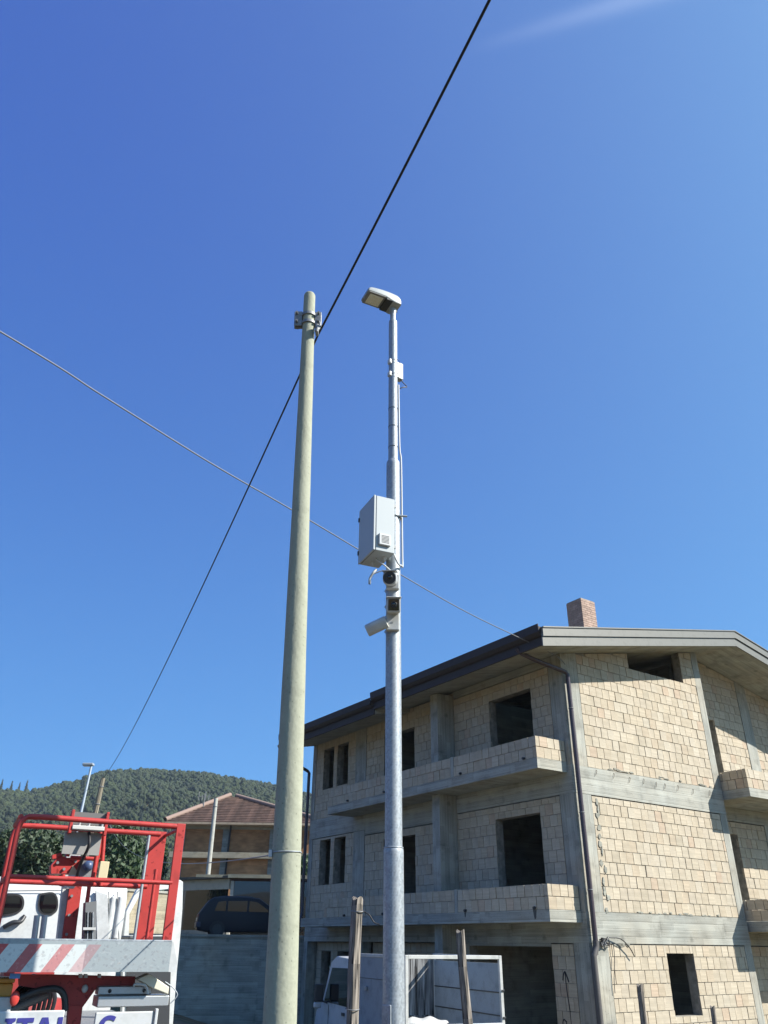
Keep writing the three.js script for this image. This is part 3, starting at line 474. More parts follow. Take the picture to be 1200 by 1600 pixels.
// pale concrete utility pole, leaning a little
const conD = 5.67, kC = conD / 6.8;
{
  const b0 = ground(433.5, 1600, conD, 0), low = at(437, 1600, conD), top = at(484, 459, conD), dir = top.clone().sub(low).normalize(), base = low.clone().addScaledVector(dir, -low.y / dir.y);
  const L = top.y / dir.y, t = thing('utility_pole', 'tall tapered cream concrete utility pole with a steel cable clamp at its head', 'utility pole', base.toArray()); t.quaternion.setFromUnitVectors(V(0, 1, 0), dir); t.updateMatrixWorld(true);
  const rAt = (y) => (0.134 - 0.0082 * y / kC) * kC;
  const pts = []; for (let k = 0; k <= 20; k++) pts.push([rAt(k / 20 * (L - 0.03)) + 0.0006 * Math.sin(k * 2.3), k / 20 * (L - 0.03)]); pts.push([rAt(L) - 0.006, L - 0.012], [rAt(L) - 0.02, L], [0.001, L + 0.006]);
  const pg = lathe(pts, 48);
  mesh('shaft', pg, poleConcrete, t);
  const hc = (py) => (conD * Math.tan(Math.asin(rayOf(480, py).y)) + EYE) / dir.y, yc = hc(500);
  for (const y of [yc - 0.055, yc + 0.045]) mesh('clamp_band', new THREE.CylinderGeometry(rAt(y) + 0.012, rAt(y) + 0.012, 0.03, 40, 1, false).translate(0, y, 0), galvDull, t);
  const lug = (x, y0, y1, z0, z1, w) => mesh('clamp_lug', rbox(x * kC, (x + w) * kC, y0, y1, z0 * kC, z1 * kC, 0.005), galvDull, t);
  lug(-0.16, yc - 0.09, yc + 0.085, -0.03, 0.0, 0.09); lug(-0.16, yc - 0.09, yc + 0.085, 0.015, 0.035, 0.09); lug(0.07, yc - 0.08, yc + 0.08, -0.04, -0.01, 0.075); lug(0.07, yc - 0.08, yc + 0.08, 0.012, 0.03, 0.075);
  for (const y of [yc - 0.05, yc + 0.05]) { mesh('clamp_bolt', bar([-0.13 * kC, y, -0.06], [-0.13 * kC, y, 0.065], 0.011, 8), galvDull, t); mesh('clamp_bolt', bar([0.115 * kC, y, -0.06], [0.115 * kC, y, 0.06], 0.011, 8), galvDull, t); }
  mesh('cable_hook', tube([[0.085, yc - 0.02, 0.02], [0.11, yc - 0.08, 0.03], [0.10, yc - 0.15, 0.05], [0.075, yc - 0.19, 0.06]], 0.014, 20, 8), galvDull, t);
  mesh('tension_clamp', rbox(0.072, 0.102, yc - 0.22, yc - 0.12, 0.02, 0.09, 0.01), galvDull, t);
  const yw = hc(1333); mesh('wire_tie', new THREE.TorusGeometry(rAt(yw) + 0.003, 0.004, 6, 40).rotateX(Math.PI / 2).translate(0, yw, 0), galv, t);
  mesh('tie_knot', rbox(-rAt(yw) - 0.02, -rAt(yw) + 0.004, yw - 0.03, yw + 0.015, 0.02, 0.05, 0.005), whitePaint, t);
}
// ───────────────────────── overhead cables ─────────────────────────
function cable(name, label, a, b, sag, r, m, mid = []) {
  const pts = []; const n = 28; for (let i = 0; i <= n; i++) { const k = i / n; pts.push(a.clone().lerp(b, k).add(V(0, -4 * sag * k * (1 - k), 0))); }
  return tag(mesh(name, tube(pts, r, 120, 6), m), label, 'cable');
}
const twist = mat({ map: turned(texture(64, 0.06, (u, v) => grey(0.6 + 0.4 * Math.sin((u + v) * Math.PI * 2) * 0.5))), rgb: [0.03, 0.03, 0.035], roughness: 0.6 });
const clampPt = at(498, 521, conD + 0.05), overP = at(765, 0, 2.92);
const farPoleTop = at(161, 1216, 42);
{ const dir = overP.clone().sub(clampPt), end = clampPt.clone().addScaledVector(dir, 3.2); end.y += 0.5;
  cable('overhead_cable', 'thick black overhead cable rising from the concrete pole over the street', clampPt, end, 0.18, 0.0105, twist);
  cable('overhead_cable', 'black overhead cable dropping from the concrete pole to a distant pole', clampPt.clone().add(V(0, 0, 0)), farPoleTop, 0.55, 0.0095, twist); }
{ const grey2 = mat({ rgb: [0.15, 0.155, 0.165], roughness: 0.6 });
  const end = bld.localToWorld(V(0.12, 8.72, 0.04)), start = at(0, 518, 8.3), far = start.clone().addScaledVector(start.clone().sub(end).normalize(), 6);
  const a = at(467, 803, 11.35), pts = [end, at(862, 1021, 19.2), at(740, 962, 16.6), at(640, 906, 14.2), a, at(330, 724, 9.9), at(160, 618, 8.95), start, far];
  tag(mesh('overhead_cable', tube(pts, 0.011, 160, 6), grey2), 'thin grey overhead wire strung to the corner of the unfinished building', 'cable');
  cable('overhead_cable', 'thin pale wire strung low from the concrete pole towards the far pole', at(425, 1336, conD), at(168, 1279, 30), 0.5, 0.0045, grey2); }

// ───────────────────────── wooden fence posts ─────────────────────────
function fencePost(px0, py0, px1, py1, dist, r, label, wire) {
  const top = at(px0, py0, dist), low = at(px1, py1, dist), dir = top.clone().sub(low).normalize(), gy = groundY(low.x, low.z), base = low.clone().addScaledVector(dir, (gy - 0.05 - low.y) / dir.y), L = top.distanceTo(base);
  const t = thing('fence_post', label, 'fence post', base.toArray(), 0, 'wooden fence posts'); t.quaternion.setFromUnitVectors(V(0, 1, 0), dir);
  const g = new THREE.CylinderGeometry(r * 0.92, r * 1.1, L, 14, 14, false).translate(0, L / 2, 0), p = g.attributes.position, n = V(0, 0, 0);
  for (let i = 0; i < p.count; i++) { n.set(p.getX(i), p.getY(i), p.getZ(i)); const a = Math.atan2(n.z, n.x), k = 1 + 0.10 * Math.sin(a * 3 + n.y * 1.3 + r * 900) + 0.05 * Math.sin(a * 7 + n.y * 2.1); p.setX(i, n.x * k + 0.012 * Math.sin(n.y * 2.7)); p.setZ(i, n.z * k + 0.01 * Math.sin(n.y * 3.1 + 1)); if (n.y > L * 0.98) p.setY(i, n.y + 0.02 * Math.sin(a * 2)); }
  g.computeVertexNormals(); const uv = g.attributes.uv; for (let i = 0; i < uv.count; i++) uv.setXY(i, uv.getX(i) * 0.4, uv.getY(i) * L);
  mesh('stake', g, woodMat, t);
  if (wire) { for (const d of [0.11, 0.92]) mesh('wire_tie', new THREE.TorusGeometry(r * 1.12, 0.005, 5, 20).rotateX(Math.PI / 2 + 0.1).translate(0, L - d, 0), galvDull, t); mesh('loose_wire', tube([[r, L - 0.11, 0.03], [r + 0.06, L - 0.14, 0.05], [r + 0.11, L - 0.20, 0.04], [r + 0.17, L - 0.22, 0.05]], 0.006, 16, 5), blackRubber, t); }
}
fencePost(560, 1404, 549, 1600, 8.6, 0.056, 'tall weathered fence post with wire twisted round its top', true);
fencePost(721, 1455, 731, 1600, 10.4, 0.052, 'weathered fence post leaning in front of the open-backed van', false);
fencePost(1000, 1539, 1008, 1600, 13.2, 0.046, 'dark short fence post before the ground floor gable wall, nearer the corner pipe', false);
fencePost(1114, 1573, 1118, 1600, 15.2, 0.040, 'dark short fence post below the small ground floor window', false);

// ───────────────────────── open-backed white van in the yard ─────────────────────────
{
  const rl = ground(634, 1500, 16.5), t = thing('box_van', 'white van with open slatted cargo body parked before the unfinished building', 'van', [rl.x, YARD, rl.z], rad(22.5));
  // own frame: x to its right, -z to its nose; origin at the rear left corner of the body
  const W = 2.0, L = 2.9, TOP = 2.34, BED = 1.0, vw = whitePaint, frame = mat({ map: dirtMap, rgb: [0.5, 0.51, 0.5], roughness: 0.5 }), ply = mat({ map: texture(256, 1.2, woodFn), rgb: [0.55, 0.60, 0.66] }), grp = mat({ map: dirtMap, rgb: [0.27, 0.31, 0.34] });
  mesh('deck', box(0, W, BED - 0.12, BED, -L, 0), frame, t);
  mesh('side_panel', box(0.0, 0.035, BED, TOP - 0.05, -L, -0.05), grp, t);
  mesh('side_panel', box(W - 0.035, W, BED, TOP - 0.13, -L, -0.05), grp, t);
  for (const y of [1.35, 1.72]) mesh('panel_joint', box(W - 0.045, W - 0.033, y, y + 0.02, -L + 0.05, -0.06), darkPlastic, t);
  for (let k = 0; k < 9; k++) mesh('bulkhead_board', box(0.05 + k * 0.211, 0.25 + k * 0.211, BED, TOP - 0.07, -L + 0.02 + (k % 2) * 0.004, -L + 0.05 + (k % 2) * 0.004), ply, t);
  mesh('dark_patch', box(0.25, 0.95, 1.55, 2.0, -L + 0.055, -L + 0.062), mat({ rgb: [0.14, 0.17, 0.20] }), t);
  for (const [x, z] of [[-0.012, -0.06], [W - 0.05, -0.06], [-0.012, -L], [W - 0.05, -L]]) mesh('frame_post', rbox(x, x + 0.062, BED - 0.1, TOP - 0.002, z, z + 0.062, 0.008), frame, t);
  mesh('top_rail', rbox(0.05, W - 0.05, TOP - 0.065, TOP, -0.058, 0.0, 0.008), frame, t); mesh('top_rail', rbox(-0.01, 0.05, TOP - 0.062, TOP - 0.003, -L, -0.062, 0.008), frame, t); mesh('top_rail', rbox(W - 0.05, W + 0.01, TOP - 0.062, TOP - 0.003, -L, -0.062, 0.008), frame, t);
  mesh('tailgate', rbox(0.052, W - 0.052, BED - 0.3, BED + 0.26, 0.004, 0.04, 0.01), vw, t); mesh('tailgate_rib', rbox(0.05, W - 0.05, BED + 0.19, BED + 0.215, 0.04, 0.055, 0.004), vw, t); mesh('tailgate_rib', rbox(0.05, W - 0.05, BED + 0.12, BED + 0.14, 0.04, 0.055, 0.004), vw, t);
  for (const y of [1.32, 1.75]) mesh('latch', rbox(W - 0.03, W + 0.03, y, y + 0.03, -0.02, 0.02, 0.005), darkPlastic, t);
  mesh('white_tarp', (() => { const g = new THREE.SphereGeometry(0.5, 20, 10, 0, Math.PI * 2, 0, Math.PI / 2).scale(1, 0.22, 0.5).translate(0.48, 1.24, -0.3), p = g.attributes.position; for (let i = 0; i < p.count; i++) p.setY(i, p.getY(i) + 0.02 * Math.sin(p.getX(i) * 17 + p.getZ(i) * 9)); g.computeVertexNormals(); return g; })(), mat({ rgb: [0.45, 0.45, 0.44], roughness: 0.6 }), t);
  mesh('side_lamp', rbox(-0.06, -0.02, 1.70, 1.78, -1.9, -1.82, 0.01), galv, t);
  mesh('panel_joint', box(-0.004, 0.0, 1.905, 1.915, -L + 0.1, -0.2), darkPlastic, t);
  // cab
  const cab = [[-L - 0.02, 0.55], [-L - 0.02, 2.2], [-L - 0.9, 2.24], [-L - 1.25, 2.12], [-L - 1.75, 1.35], [-L - 2.15, 1.15], [-L - 2.25, 0.9], [-L - 2.25, 0.45], [-L - 0.1, 0.4]];
  const cg = prism(cab.map(([z, y]) => [-z, y]), 0.03, 1.93, 0.03); cg.rotateY(Math.PI / 2); mesh('cab', toCreasedNormals(cg, 0.5), vw, t);
  const glass = (pts, x0, x1, name) => { const g = prism(pts.map(([z, y]) => [-z, y]), x0, x1); g.rotateY(Math.PI / 2); return mesh(name, g, glassDark, t); };
  glass([[-L - 0.18, 1.35], [-L - 0.18, 2.05], [-L - 1.15, 2.04], [-L - 1.62, 1.38]], 0.022, 0.03, 'side_window');
  const ws = box(0.15, 1.82, -0.38, 0.38, -0.006, 0.006); ws.rotateX(-rad(33)); ws.translate(0, 1.74, -L - 1.53); mesh('windscreen', ws, glassDark, t);
  const mir = mesh('mirror', rbox(-0.26, -0.06, 1.38, 1.72, -L - 1.52, -L - 1.42, 0.03), darkPlastic, t); mesh('mirror_cap', rbox(-0.262, -0.10, 1.26, 1.37, -L - 1.54, -L - 1.42, 0.03), vw, mir); mesh('mirror_arm', bar([-0.1, 1.4, -L - 1.46], [0.03, 1.36, -L - 1.4], 0.02), darkPlastic, mir);
  mesh('door_handle', rbox(0.005, 0.022, 1.18, 1.24, -L - 0.45, -L - 0.28, 0.008), darkPlastic, t); mesh('door_seam', box(0.02, 0.027, 0.5, 1.33, -L - 1.32, -L - 1.31), darkPlastic, t);
  for (const z of [-0.7, -L - 1.4]) for (const x of [0.02, W - 0.24]) { const w = mesh('wheel', new THREE.CylinderGeometry(0.34, 0.34, 0.22, 28).rotateZ(Math.PI / 2).translate(x + 0.11, 0.34, z), blackRubber, t); mesh('rim', new THREE.CylinderGeometry(0.2, 0.2, 0.225, 20).rotateZ(Math.PI / 2).translate(x + 0.11, 0.34, z), galvDull, w); }
  mesh('chassis', box(0.5, 1.5, 0.45, 0.85, -L - 1.8, -0.1), darkPlastic, t);
}

// ───────────────────────── truck with red aerial basket ─────────────────────────
const font = await new FontLoader().loadAsync('fonts/droid/droid_sans_bold.typeface.json');
{
  const t = thing('platform_truck', 'white truck carrying a red tubular work basket, its cab door open', 'truck', [-1.532, 0, -6.521], rad(26));
  const L = (px, py, z) => localOn(t, px, py, z);
  const red = redPaint, Y0 = 1.415, YP = 1.602, YT = 2.385, YM = 1.99, BW = 1.17, BD = 0.57;
  // basket: toe plate with hazard stripes, two hoops of rail, corner posts
  const basket = new THREE.Group(); basket.name = 'work_basket'; t.add(basket);
  const hazard = mat({ map: (() => { const c = document.createElement('canvas'); c.width = 1024; c.height = 192; const x = c.getContext('2d'); x.fillStyle = '#a9b3b6'; x.fillRect(0, 0, 1024, 192); x.fillStyle = '#dfe6e4'; x.fillRect(0, 22, 560, 170); x.fillStyle = '#c4585a';
    for (const [a, o] of [[20, 1], [185, 0.85], [350, 0.6], [490, 0.3]]) { x.globalAlpha = o; x.beginPath(); x.moveTo(a, 192); x.lineTo(a + 66, 192); x.lineTo(a + 150, 22); x.lineTo(a + 84, 22); x.fill(); } x.globalAlpha = 1;
    for (let k = 0; k < 700; k++) { x.fillStyle = ['rgba(110,115,118,0.10)', 'rgba(215,220,220,0.2)', 'rgba(130,100,90,0.08)', 'rgba(80,82,86,0.14)'][k % 4]; const w = rr(1, 12), px = rr(0, 1024), py = rr(0, 192); x.beginPath(); x.ellipse(px, py, w, w * rr(0.2, 0.8), rr(0, 3), 0, 7); x.fill(); }
    const q = new THREE.CanvasTexture(c); q.colorSpace = THREE.SRGBColorSpace; return q; })(), roughness: 0.5, metalness: 0.1, rgb: [0.74, 0.74, 0.74] });
  const plate = new THREE.BoxGeometry(BW + 0.14, YP - Y0, 0.012).translate(-BW / 2 - 0.05, (Y0 + YP) / 2, 0.02); mesh('toe_plate', plate, hazard, basket);
  mesh('plate_lip', rbox(-BW - 0.12, 0.02, YP - 0.002, YP + 0.012, -0.01, 0.026, 0.004), galv, basket);
  mesh('plate_corner', prism([[0.018, Y0], [0.06, Y0 - 0.005], [0.075, Y0 + 0.05], [0.03, YP], [0.018, YP]], -0.02, 0.025), whitePaint, basket);
  mesh('floor', box(-BW, 0, Y0, Y0 + 0.03, -BD, 0.012), galvDull, basket);
  for (const [x0, x1, z0, z1] of [[-BW, -BW - 0.01, -BD, 0], [0, 0.01, -BD, 0]]) mesh('toe_plate', box(Math.min(x0, x1), Math.max(x0, x1), Y0, Y0 + 0.15, z0, z1), galv, basket);
  const hoop = (z, r) => tube([[-BW, Y0 + 0.03, z], [-BW + 0.0, 1.7, z], [-BW + 0.0, 2.1, z], [-BW, YT - 0.09, z], [-BW + 0.025, YT - 0.02, z], [-BW + 0.1, YT, z], [-BW + 0.5, YT, z], [-0.3, YT, z], [-0.05, YT, z]], r, 70, 10);
  mesh('rail_hoop', hoop(0, 0.02), red, basket); mesh('rail_hoop', hoop(-BD, 0.02), red, basket);
  mesh('corner_post', rbox(-0.05, 0.018, Y0 + 0.02, YT + 0.022, -0.012, 0.012, 0.005), red, basket);
  mesh('corner_post', rbox(-0.13, 0.0, Y0 + 0.03, YT + 0.02, -BD - 0.008, -BD + 0.008, 0.004), red, basket);
  mesh('mid_rail', bar([-BW, YM, 0], [-0.03, YM, 0], 0.016), red, basket); mesh('mid_rail', bar([-BW, YM, -BD], [-0.1, YM, -BD], 0.018), red, basket);
  for (const y of [YT - 0.005, YM]) mesh('side_rail', bar([-BW, y, 0], [-BW, y, -BD], 0.018), red, basket);
  mesh('side_rail', bar([-0.01, YT - 0.01, -0.01], [-0.01, YT - 0.01, -BD], 0.013), red, basket);
  mesh('inner_post', bar([-0.53, YM, -BD + 0.02], [-0.53, YT, -BD + 0.02], 0.017), red, basket); mesh('gate_bar', bar([-0.15, Y0 + 0.03, -BD + 0.05], [-0.15, YT - 0.02, -BD + 0.05], 0.012), galv, basket);
  mesh('inner_post', bar([-0.10, Y0 + 0.03, -0.3], [-0.10, 2.1, -0.3], 0.013), red, basket);
  // control console on the basket's rear rail
  const con = new THREE.Group(); con.name = 'control_console'; basket.add(con);
  const c0 = L(112, 1266, -0.4), c1 = L(165, 1302, -0.4);
  mesh('console_post', rbox(c0.x, c0.x + 0.022, c1.y - 0.02, c0.y, -0.43, -0.35, 0.004), red, con); mesh('console_post', rbox(c1.x - 0.022, c1.x, c1.y - 0.02, c0.y, -0.43, -0.35, 0.004), red, con);
  mesh('console_plate', box(c0.x + 0.022, c1.x - 0.022, c1.y + 0.05, c0.y - 0.01, -0.40, -0.385), mat({ rgb: [0.13, 0.125, 0.12], roughness: 0.6 }), con);
  mesh('console_shelf', rbox(c0.x + 0.022, c1.x - 0.022, c1.y + 0.01, c1.y + 0.04, -0.42, -0.34, 0.005), mat({ rgb: [0.5, 0.5, 0.47] }), con);
  for (const k of [0.25, 0.5, 0.85]) mesh('lever', bar([c0.x + (c1.x - c0.x) * k, c1.y + 0.03, -0.36], [c0.x + (c1.x - c0.x) * k, c1.y + 0.085, -0.34], 0.009), whitePaint, con);
  mesh('console_back', box(c0.x - 0.01, c1.x - 0.02, c1.y - 0.16, c1.y - 0.0, -0.46, -0.43), mat({ map: dirtFine, rgb: [0.26, 0.255, 0.245], roughness: 0.6 }), con);
  mesh('hose', tube([[c0.x + 0.16, c1.y, -0.4], [c0.x + 0.17, c1.y - 0.1, -0.36], [c0.x + 0.15, c1.y - 0.22, -0.5], [c0.x + 0.16, c1.y - 0.32, -0.7]], 0.012, 40, 8), blackRubber, con);
  mesh('document_box', rbox(c1.x + 0.0, c1.x + 0.07, c1.y - 0.33, c1.y - 0.20, -0.48, -0.42, 0.006), mat({ rgb: [0.55, 0.47, 0.30] }), con);
  // the arm that carries the basket, behind and below it
  const arm = new THREE.Group(); arm.name = 'boom'; t.add(arm);
  const quad = (pts, z, d, m, name) => { const q = pts.map(([x, y]) => { const p = L(x, y, z); return [p.x, p.y]; }); return mesh(name, prism(q, z - d, z), m, arm); };
  quad([[96, 1476], [116, 1476], [128, 1385], [109, 1385]], -1.25, 0.2, red, 'boom_section');
  quad([[88, 1480], [97, 1480], [108, 1380], [99, 1380]], -1.3, 0.12, whitePaint, 'boom_side');
  quad([[80, 1352], [92, 1338], [140, 1340], [134, 1364], [80, 1365]], -0.95, 0.18, red, 'boom_head');
  quad([[82, 1342], [82, 1336], [96, 1332], [98, 1340]], -0.95, 0.1, red, 'boom_ear');
  quad([[104, 1320], [126, 1320], [126, 1340], [104, 1340]], -0.9, 0.12, whitePaint, 'valve_cover'); quad([[100, 1367], [124, 1367], [119, 1377], [100, 1377]], -0.94, 0.1, whitePaint, 'valve_cover'); quad([[100, 1382], [118, 1382], [116, 1388], [100, 1388]], -0.94, 0.1, whitePaint, 'valve_cover');
  quad([[106, 1368], [114, 1352], [124, 1366]], -0.94, 0.02, mat({ rgb: [0.45, 0.38, 0.26] }), 'warning_plate');
  quad([[124, 1368], [127, 1343], [150, 1341], [146, 1380], [132, 1380]], -0.88, 0.1, galvDull, 'swivel_motor');
  mesh('swivel_cap', (() => { const p = L(138, 1353, -0.85); return new THREE.SphereGeometry(0.042, 16, 10).translate(p.x, p.y, -0.86); })(), mat({ rgb: [0.05, 0.08, 0.16], roughness: 0.4 }), arm);
  quad([[150, 1340], [155, 1340], [148, 1382], [143, 1382]], -0.87, 0.04, red, 'boom_link');
  quad([[134, 1410], [151, 1408], [150, 1473], [131, 1473]], -1.1, 0.15, mat({ rgb: [0.14, 0.15, 0.16], roughness: 0.7 }), 'hydraulic_block');
  for (let k = 0; k < 4; k++) quad([[133 + k * 4, 1425], [134.5 + k * 4, 1425], [133.5 + k * 4, 1470], [132 + k * 4, 1470]], -1.08, 0.03, k % 2 ? galv : blackRubber, 'hydraulic_hose');
  quad([[130, 1449], [150, 1449], [150, 1453], [130, 1453]], -1.06, 0.03, whitePaint, 'clamp_bar');
  quad([[84, 1523], [212, 1526], [210, 1541], [153, 1541], [129, 1574], [126, 1600], [106, 1600], [108, 1572], [98, 1552], [60, 1545], [30, 1540], [30, 1523]], -0.25, 0.09, red, 'basket_cradle');
  quad([[108, 1571], [127, 1571], [124, 1612], [105, 1612]], -0.235, 0.10, red, 'cradle_post');
  for (const [x, w] of [[124, 5], [132, 5], [154, 4]]) quad([[x, 1522], [x + w, 1522], [x + w, 1528], [x, 1528]], -0.18, 0.05, whitePaint, 'cradle_bolt');
  mesh('cradle_bolt', (() => { const p = L(133, 1545, -0.22); return new THREE.SphereGeometry(0.022, 12, 8).scale(1, 1.2, 0.7).translate(p.x, p.y, -0.235); })(), whitePaint, arm);
  mesh('cradle_pipe', tube([[30, 1560], [60, 1548], [88, 1545], [100, 1556], [102, 1580]].map(([x, y]) => L(x, y, -0.2)), 0.022, 30, 10), darkPlastic, arm);
  for (const [x0, y0, x1, y1, z] of [[118, 1300, 105, 1338, -0.6], [160, 1302, 152, 1342, -0.6], [110, 1340, 150, 1342, -0.7], [99, 1366, 96, 1385, -0.9], [140, 1380, 136, 1410, -0.9], [163, 1300, 157, 1384, -0.55]]) mesh('boom_brace', bar(L(x0, y0, z), L(x1, y1, z), 0.016, 8), red, arm);
  for (const [x, y] of [[90, 1348], [100, 1358], [118, 1346], [130, 1358], [112, 1400], [108, 1430], [104, 1460]]) { const p = L(x, y, y > 1390 ? -1.24 : -0.94); mesh('bolt_head', new THREE.CylinderGeometry(0.012, 0.012, 0.014, 6).rotateX(Math.PI / 2).translate(p.x, p.y, p.z), galvDull, arm); }
  mesh('turret', [new THREE.CylinderGeometry(0.33, 0.36, 0.16, 32).translate(-0.75, 1.08, -2.0), box(-0.95, -0.55, 1.16, 1.5, -2.3, -1.75)], mat({ map: dirtMap, rgb: [0.30, 0.03, 0.028], roughness: 0.55 }), arm);
  for (let k = 0; k < 5; k++) { const o = k * 0.035; mesh('hydraulic_hose', tube([[-0.55 - o, 1.05, -1.5], [-0.6 - o, 1.22 + o * 0.6, -1.0], [-0.72 - o, 1.30 + o * 0.4, -0.55], [-0.95 - o, 1.22 - o, -0.35], [-1.15 - o, 1.08, -0.3]], 0.016, 30, 7), k % 2 ? blackRubber : darkPlastic, arm); }
  mesh('hydraulic_cylinder', bar([-1.1, 1.12, -0.4], [-0.72, 1.27, -0.42], 0.035), galvDull, arm); mesh('junction_housing', rbox(-1.02, -0.82, 1.08, 1.24, -0.75, -0.5, 0.015), mat({ rgb: [0.10, 0.11, 0.13], roughness: 0.5 }), arm);
  // rear of the flat bed: alloy crossbeam, drop tailboard with the firm's lettering
  const al = aluminium; const y1 = L(200, 1541, -0.15).y, y2 = L(200, 1556, -0.12).y, y3 = L(200, 1579, -0.1).y;
  const xa = L(153, 1560, -0.12).x, xb = L(264, 1560, -0.12).x;
  mesh('rear_crossbeam', [rbox(xa, xb - 0.12, y2 + 0.005, y1, -0.30, -0.16, 0.008), rbox(xa, xb, y3 + 0.02, y2, -0.34, -0.11, 0.008)], al, t);
  for (const x of [xa + 0.08, xa + 0.32]) mesh('rivet', new THREE.SphereGeometry(0.013, 10, 8).translate(x, (y1 + y2) / 2, -0.16), darkPlastic, t);
  const board = (pxa, pxb, pyTop, z, m, name) => { const a = L(pxa, pyTop, z), b = L(pxb, pyTop, z); return [a.x, b.x, a.y, mesh(name, rbox(a.x, b.x, 0.72, a.y, z - 0.03, z, 0.008), m, t)]; };
  const tb = board(150, 241, 1582, -0.06, whitePaint, 'tailboard'), tl = board(-120, 101, 1583, -0.06, mat({ map: dirtMap, rgb: [0.55, 0.58, 0.60], roughness: 0.45 }), 'tailboard');
  const letters = (s, x, yTop, h, z, parent, slant = 0) => { const g = new TextGeometry(s, { font, size: h, depth: 0.004, curveSegments: 5 }); g.applyMatrix4(new THREE.Matrix4().makeShear(slant, 0, 0, 0, 0, 0)); g.translate(x, yTop - h, z); mesh('lettering', g, mat({ rgb: [0.035, 0.035, 0.22], roughness: 0.5 }), parent).userData.label = 'dark blue painted letters ' + s; };
  { const a = L(7, 1591, -0.055), b = L(155, 1587, -0.055); letters('ITAL', a.x, a.y, 0.145, -0.059, tl[3]); letters('C', b.x - 0.005, b.y, 0.145, -0.059, tb[3]); }
  { const a = L(240, 1600, -0.05); mesh('corner_stake', rbox(a.x, a.x + 0.022, 0.7, L(243, 1576, -0.05).y, -0.08, -0.045, 0.006), whitePaint, t); mesh('mudguard', rbox(a.x + 0.03, a.x + 0.34, 0.95, 1.04, -0.5, -0.08, 0.02), darkPlastic, t); }
  { const q = [[217, 1530], [233, 1523], [263, 1543], [262, 1552], [240, 1543]].map(([x, y]) => { const p = L(x, y, -0.1); return [p.x, p.y]; }); mesh('stabiliser_arm', prism(q, -0.24, -0.1, 0.006), mat({ rgb: [0.66, 0.63, 0.50], roughness: 0.5 }), t); }
  mesh('grab_handle', tube([[208, 1541], [212, 1538], [225, 1539], [229, 1543], [231, 1553]].map(([x, y]) => L(x, y, -0.1)), 0.008, 20, 8), whitePaint, t);
  mesh('wire_loop', tube([[258, 1534], [270, 1543], [277, 1553], [274, 1560], [266, 1568]].map(([x, y]) => L(x, y, -0.1)), 0.004, 24, 6), galv, t);
  { const a = L(-60, 1529, -0.2), b = L(17, 1558, -0.2); mesh('tool_chest', [rbox(a.x, b.x, b.y, a.y - 0.03, -0.6, -0.2, 0.012), rbox(a.x, b.x + 0.005, a.y - 0.028, a.y, -0.6, -0.19, 0.008)], mat({ map: dirtFine, rgb: [0.55, 0.27, 0.05], roughness: 0.5 }), t); const c = L(-60, 1559, -0.15), d = L(16, 1583, -0.15); mesh('side_rail_board', rbox(c.x, d.x, d.y, c.y, -0.4, -0.15, 0.01), whitePaint, t); const e = L(16, 1521, -0.05), f = L(31, 1529, -0.05); mesh('sticker', box(e.x, f.x, f.y, e.y, -0.055, -0.05), mat({ rgb: [0.10, 0.28, 0.62], roughness: 0.4 }), t); const k = L(23, 1560, -0.1); mesh('tail_light', new THREE.SphereGeometry(0.03, 12, 8).scale(1, 1.5, 0.6).translate(k.x, k.y, -0.1), mat({ rgb: [0.5, 0.05, 0.04], roughness: 0.3 }), t); }
  // flat bed, chassis, wheels (below the picture's edge)
  mesh('bed', box(-1.75, 0.2, 0.9, 1.0, -3.0, -0.1), galvDull, t); mesh('chassis', box(-1.3, -0.25, 0.45, 0.88, -5.0, -0.3), darkPlastic, t);
  for (const z of [-1.3, -4.4]) for (const x of [-1.65, -0.1]) { const w = mesh('wheel', new THREE.CylinderGeometry(0.36, 0.36, 0.24, 28).rotateZ(Math.PI / 2).translate(x, 0.36, z), blackRubber, t); mesh('rim', new THREE.CylinderGeometry(0.2, 0.2, 0.25, 20).rotateZ(Math.PI / 2).translate(x, 0.36, z), whitePaint, w); }
  // cab, seen from behind, with its right-hand door swung open
  const ZB = -3.05, xr = L(196, 1420, ZB).x, xl = xr - 1.85, yt = L(100, 1384, ZB).y;
  const prof = [[0, 0.8], [0, yt - 0.12], [0.05, yt - 0.02], [0.3, yt + 0.03], [1.0, yt + 0.0], [1.25, yt - 0.12], [1.75, 1.5], [2.1, 1.3], [2.2, 1.0], [2.2, 0.55], [0.1, 0.5]];
  const cab = mesh('cab', (() => { const g = prism(prof.map(([z, y]) => [z, y]), xl, xr, 0.05); g.rotateY(Math.PI / 2); g.computeBoundingBox(); const b = g.boundingBox; return toCreasedNormals(g.translate(0, 0, 0), 0.5); })(), whitePaint, t);
  cab.position.set(0, 0, ZB);
  const hole = (pts, m, name, dz = 0) => { const q = pts.map(([x, y]) => { const p = L(x, y, ZB + 0.06); return new THREE.Vector2(p.x, p.y); }); const s = new THREE.Shape(); s.moveTo(q[0].x, q[0].y); for (let i = 0; i < q.length; i++) { const a = q[i], b = q[(i + 1) % q.length]; s.quadraticCurveTo(a.x, a.y, (a.x + b.x) / 2, (a.y + b.y) / 2); } return mesh(name, metreUV(new THREE.ExtrudeGeometry(s, { depth: 0.02 + dz, bevelEnabled: false, curveSegments: 8 }).translate(0, 0, ZB + 0.045)), m, cab.parent); };
  hole([[62, 1396], [90, 1392], [92, 1428], [66, 1431], [58, 1418]], blackRubber, 'window_seal'); hole([[64, 1399], [88, 1395], [89, 1425], [68, 1428], [61, 1416]], glassDark, 'rear_window', 0.004);
